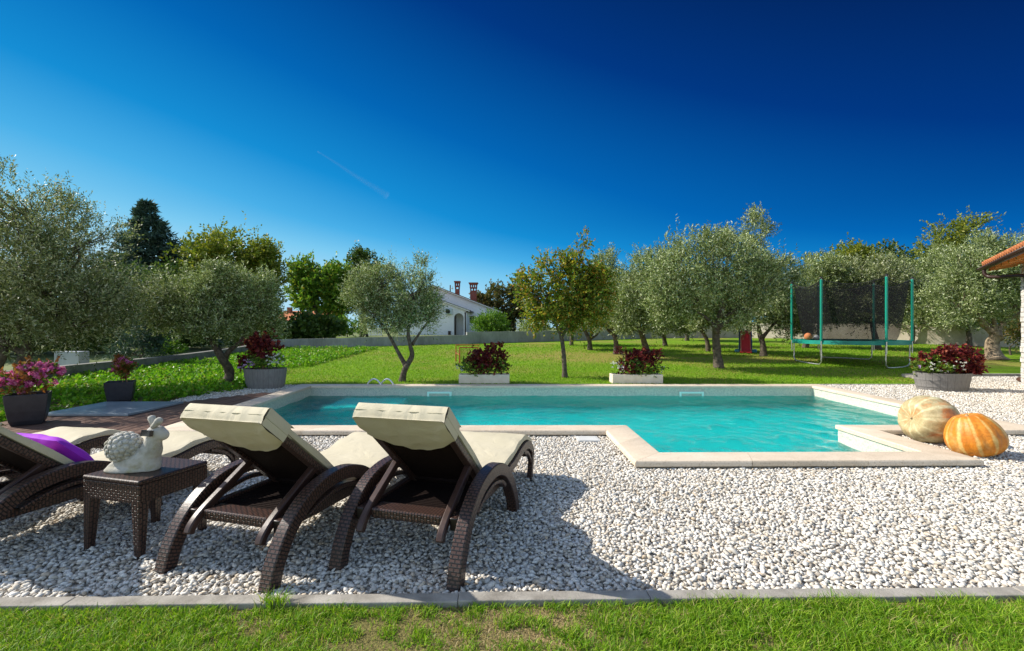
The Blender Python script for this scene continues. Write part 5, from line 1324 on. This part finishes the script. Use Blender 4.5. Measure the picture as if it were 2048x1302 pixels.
for o in V_.children: o.location = -V_.location
# small round fitting low by the wall
b = P(2040, 762, 12.0); t = thing('garden_spotlight', 'small brown round garden spotlight standing in the gravel by the white stone wall', 'garden light', (b.x, 12.0, .05))
mb = MB(); mb.tube([(-.05, -.03, .11), (.02, .02, .10), (.09, .06, .09)], [.055, .062, .04], 14); mb.build('lamp_head', plain('bronze', (.12, .06, .035), None, rough=.4, metal=.3), t, smooth=40)
mb = MB(); mb.tube([(.02, .02, 0), (.02, .02, .06)], .012, 8); mb.build('spike', BLACKMAT, t)

# ------------------------------------------------------------------ trampoline
gx = float(G(0, 16.2)); tc = Vector((11.285, 16.2, .971)); R0 = 1.605
TR = thing('trampoline', 'round green trampoline with black safety net, green posts and galvanised legs under the olives', 'trampoline', (tc.x, 16.2, gx), R(-30.7))
zt = tc.z - gx + .02
def ring(r0, r1, z, zs, n=72):
    mb = MB(); vs = []
    for k in range(n):
        th = 2 * math.pi * k / n; c, s = math.cos(th), math.sin(th)
        vs += [(r0 * c, r0 * s, z), (r0 * c, r0 * s, z + zs), (r1 * c, r1 * s, z + zs * 1.2), (r1 * c * 1.004, r1 * s * 1.004, z - .085)]
    fs = []
    for k in range(n):
        a, b_ = k * 4, (k + 1) % n * 4; fs += [(a + q, b_ + q, b_ + (q + 1) % 4, a + (q + 1) % 4) for q in range(4)]
    mb.add(vs, fs); return mb
ring(R0 - .34, R0 + .03, zt, .03).build('safety_pad', PADGREEN, TR, smooth=40)
mb = MB(); mb.lathe([(0, zt - .03), (R0 - .25, zt - .005)], 60); mb.build('jumping_mat', BLACKMAT, TR, smooth=60)
mb = MB(); k = 60; mb.tube([((R0 - .02) * math.cos(2 * math.pi * i / k), (R0 - .02) * math.sin(2 * math.pi * i / k), zt - .06) for i in range(k + 1)], .022, 8, False); mb.build('frame_ring', GALV, TR, smooth=60)
Hn = 2.0
for i in range(6):
    th = 2 * math.pi * (i / 6 + .5); c, s = math.cos(th), math.sin(th)
    mb = MB(); mb.tube([((R0 + .05) * c, (R0 + .05) * s, zt - .35), ((R0 + .05) * c, (R0 + .05) * s, zt + Hn)], .020, 8); mb.build('post', GALV, TR, smooth=60)
    post = TR.children[-1]
    mb = MB(); mb.tube([((R0 + .05) * c, (R0 + .05) * s, zt + .02), ((R0 + .05) * c, (R0 + .05) * s, zt + Hn - .02)], .038, 10); mb.build('foam_sleeve', GREENPLASTIC, post, smooth=60)
    mb = MB(); mb.lathe([(.035, 0), (.04, .03), (.02, .06), (0, .065)], 10, ((R0 + .05) * c, (R0 + .05) * s, zt + Hn)); mb.build('cap', BLACKMAT, post, smooth=60)
for i in range(3):
    t0 = 2 * math.pi * (i / 3 + .5) + .02; t1 = t0 + 2 * math.pi / 6 - .04
    def rp_(th, r, z): return (r * math.cos(th), r * math.sin(th), z)
    zg = lambda th: .04 * (R0 * math.sin(th - R(30.7))) + .025
    pts = [rp_(t0, R0 - .02, zt - .08), rp_(t0, R0 - .02, .25 + zg(t0)), rp_(t0, R0 - .02, .10 + zg(t0)), rp_(t0 + .05, R0 - .05, .02 + zg(t0))]
    pts += [rp_(t0 + (t1 - t0) * q, R0 - .06 - .05 * math.sin(math.pi * q), .01 + zg(t0 + (t1 - t0) * q)) for q in (.15, .3, .5, .7, .85)]
    pts += [rp_(t1 - .05, R0 - .05, .02 + zg(t1)), rp_(t1, R0 - .02, .10 + zg(t1)), rp_(t1, R0 - .02, .25 + zg(t1)), rp_(t1, R0 - .02, zt - .08)]
    mb = MB(); mb.tube(pts, .021, 8); mb.build('leg', GALV, TR, smooth=60)
mb = MB()
def net(u, v):
    th = 2 * math.pi * u; k = abs(math.sin(3 * (th - math.pi))) ; r = R0 - .02 - .20 * k * (.4 + .6 * v) if v > 0 else R0 - .3
    r = (R0 - .36) + (r - (R0 - .36)) * (v ** .6)
    z = zt + .02 + v * (Hn - .06 - .16 * k * v)
    return Vector((r * math.cos(th), r * math.sin(th), z))
mb.grid(net, 96, 14); mb.build('safety_net', NET, TR, smooth=180)
mb = MB(); mb.tube([net(i / 96, 1.0) for i in range(97)], .012, 5, False); mb.build('net_edge', BLACKMAT, TR)
for (bx_, by_, m, r, lab) in ((9.92, 16.2, TERRA, .12, 'brownish orange ball lying on the trampoline near its left edge'), (10.21, 16.22, WHITEPL, .085, 'small pale ball lying on the trampoline beside the brownish orange ball')):
    mb = MB(); mb.lathe([(r * math.sin(math.pi * i / 14), -r * math.cos(math.pi * i / 14)) for i in range(15)], 20); o = mb.build('ball', m, smooth=180)
    o.location = (bx_, by_, gx + zt + r + .03); tag(o, lab, 'ball')

# ------------------------------------------------------------------ toy slide
RIM = plain('pale_red_plastic', (.55, .16, .17), None, rough=.35)
q = at(1492, 706); SLD = thing('toy_slide', 'red plastic toddler slide with dark blue sides and light blue feet under the olives', 'slide', (q.x, q.y, q.z), R(-24))
SLD.scale = (.84, .95, .98)
mb = MB(); path = smooth_path([(-.06, .05), (.10, .07), (.25, .14), (.55, .50), (.85, .86), (1.0, .93)], 5)
mb.strip(path, .03, -.19, .19); mb.build('chute', RED, SLD, smooth=40)
for s in (-1, 1):
    mb = MB(); mb.strip([(a, b + .05) for a, b in path], .10, *sorted((s * .19, s * .235))); mb.build('chute_rim', RIM, SLD, smooth=40)
    mb = MB(); vs = [(s * .24, .42, .0), (s * .24, 1.35, .0), (s * .24, 1.15, 1.22), (s * .24, .92, 1.22), (s * .24, .78, .75), (s * .24, .50, .36)]
    vs += [(s * .30, b, c) for a, b, c in vs]; mb.add(vs, [(0, 1, 2, 3, 4, 5), (11, 10, 9, 8, 7, 6)] + [(i, i + 6, (i + 1) % 6 + 6, (i + 1) % 6) for i in range(6)])
    mb.build('side_panel', BLUE, SLD, bevel=.02)
    mb = MB(); mb.box(*sorted((s * .26, s * .50)), .35, .62, 0, .14); mb.build('foot', SKYBLUE, SLD, bevel=.03)
mb = MB(); mb.strip(smooth_path([(-.12, .02), (0, .035), (.14, .08)], 4), .05, -.26, .26); mb.build('chute_lip', RED, SLD, smooth=40, bevel=.01)
for k in range(4): mb = MB(); mb.box(-.24, .24, 1.30 - k * .06, 1.38 - k * .06, .2 + k * .24, .25 + k * .24); mb.build('step', BLUE, SLD)

# ------------------------------------------------------------------ little goal
q = at(935, 722); GL = thing('toy_goal', 'small red tubular football goal with a dark net on the lawn behind the left trough', 'goal', (q.x, q.y, q.z), R(6))
mb = MB(); W, Hh = .40, .56
mb.tube([(-W, 0, 0), (-W, 0, Hh), (W, 0, Hh), (W, 0, 0)], .022, 8); mb.build('back_frame', REDMETAL, GL)
mb = MB(); W2, yf, Hf = .33, -.62, .50
mb.tube([(-W2 + .06, yf, -.03), (-W2 + .06, yf, Hf), (W2, yf, Hf), (W2, yf, -.03)], .022, 8); mb.tube([(-W, 0, Hh * .5), (-W2 + .06, yf, Hf * .5)], .012, 6); mb.tube([(W, 0, Hh * .5), (W2, yf, Hf * .5)], .012, 6); mb.build('front_frame', REDMETAL, GL)
mb = MB(); mb.add([(-W2 + .06, yf, 0), (W2, yf, 0), (W2, yf, Hf), (-W2 + .06, yf, Hf)], [(0, 1, 2, 3)])
for k in range(9): mb.tube([(-W2 + .06 + k * .07, yf + .004, 0), (-W2 + .06 + k * .07, yf + .004, Hf)], .003, 4)
mb.build('net', GOALNET, GL)

# ------------------------------------------------------------------ thin vapour trail high in the sky
mb = MB(); a, b = P(635, 303, 1500), P(775, 392, 1500); n = 16
for rr in (2.5, 5, 7.5, 10):
    mb.tube([a.lerp(b, i / n) + Vector((0, 0, 1.0 * math.sin(i * .5))) for i in range(n + 1)], [rr * (.25 + 1.0 * i / n) for i in range(n + 1)], 10)
tag(mb.build('contrail', CONTRAIL, smooth=180), 'faint thin white vapour trail slanting down across the blue sky', 'contrail', kind='stuff')
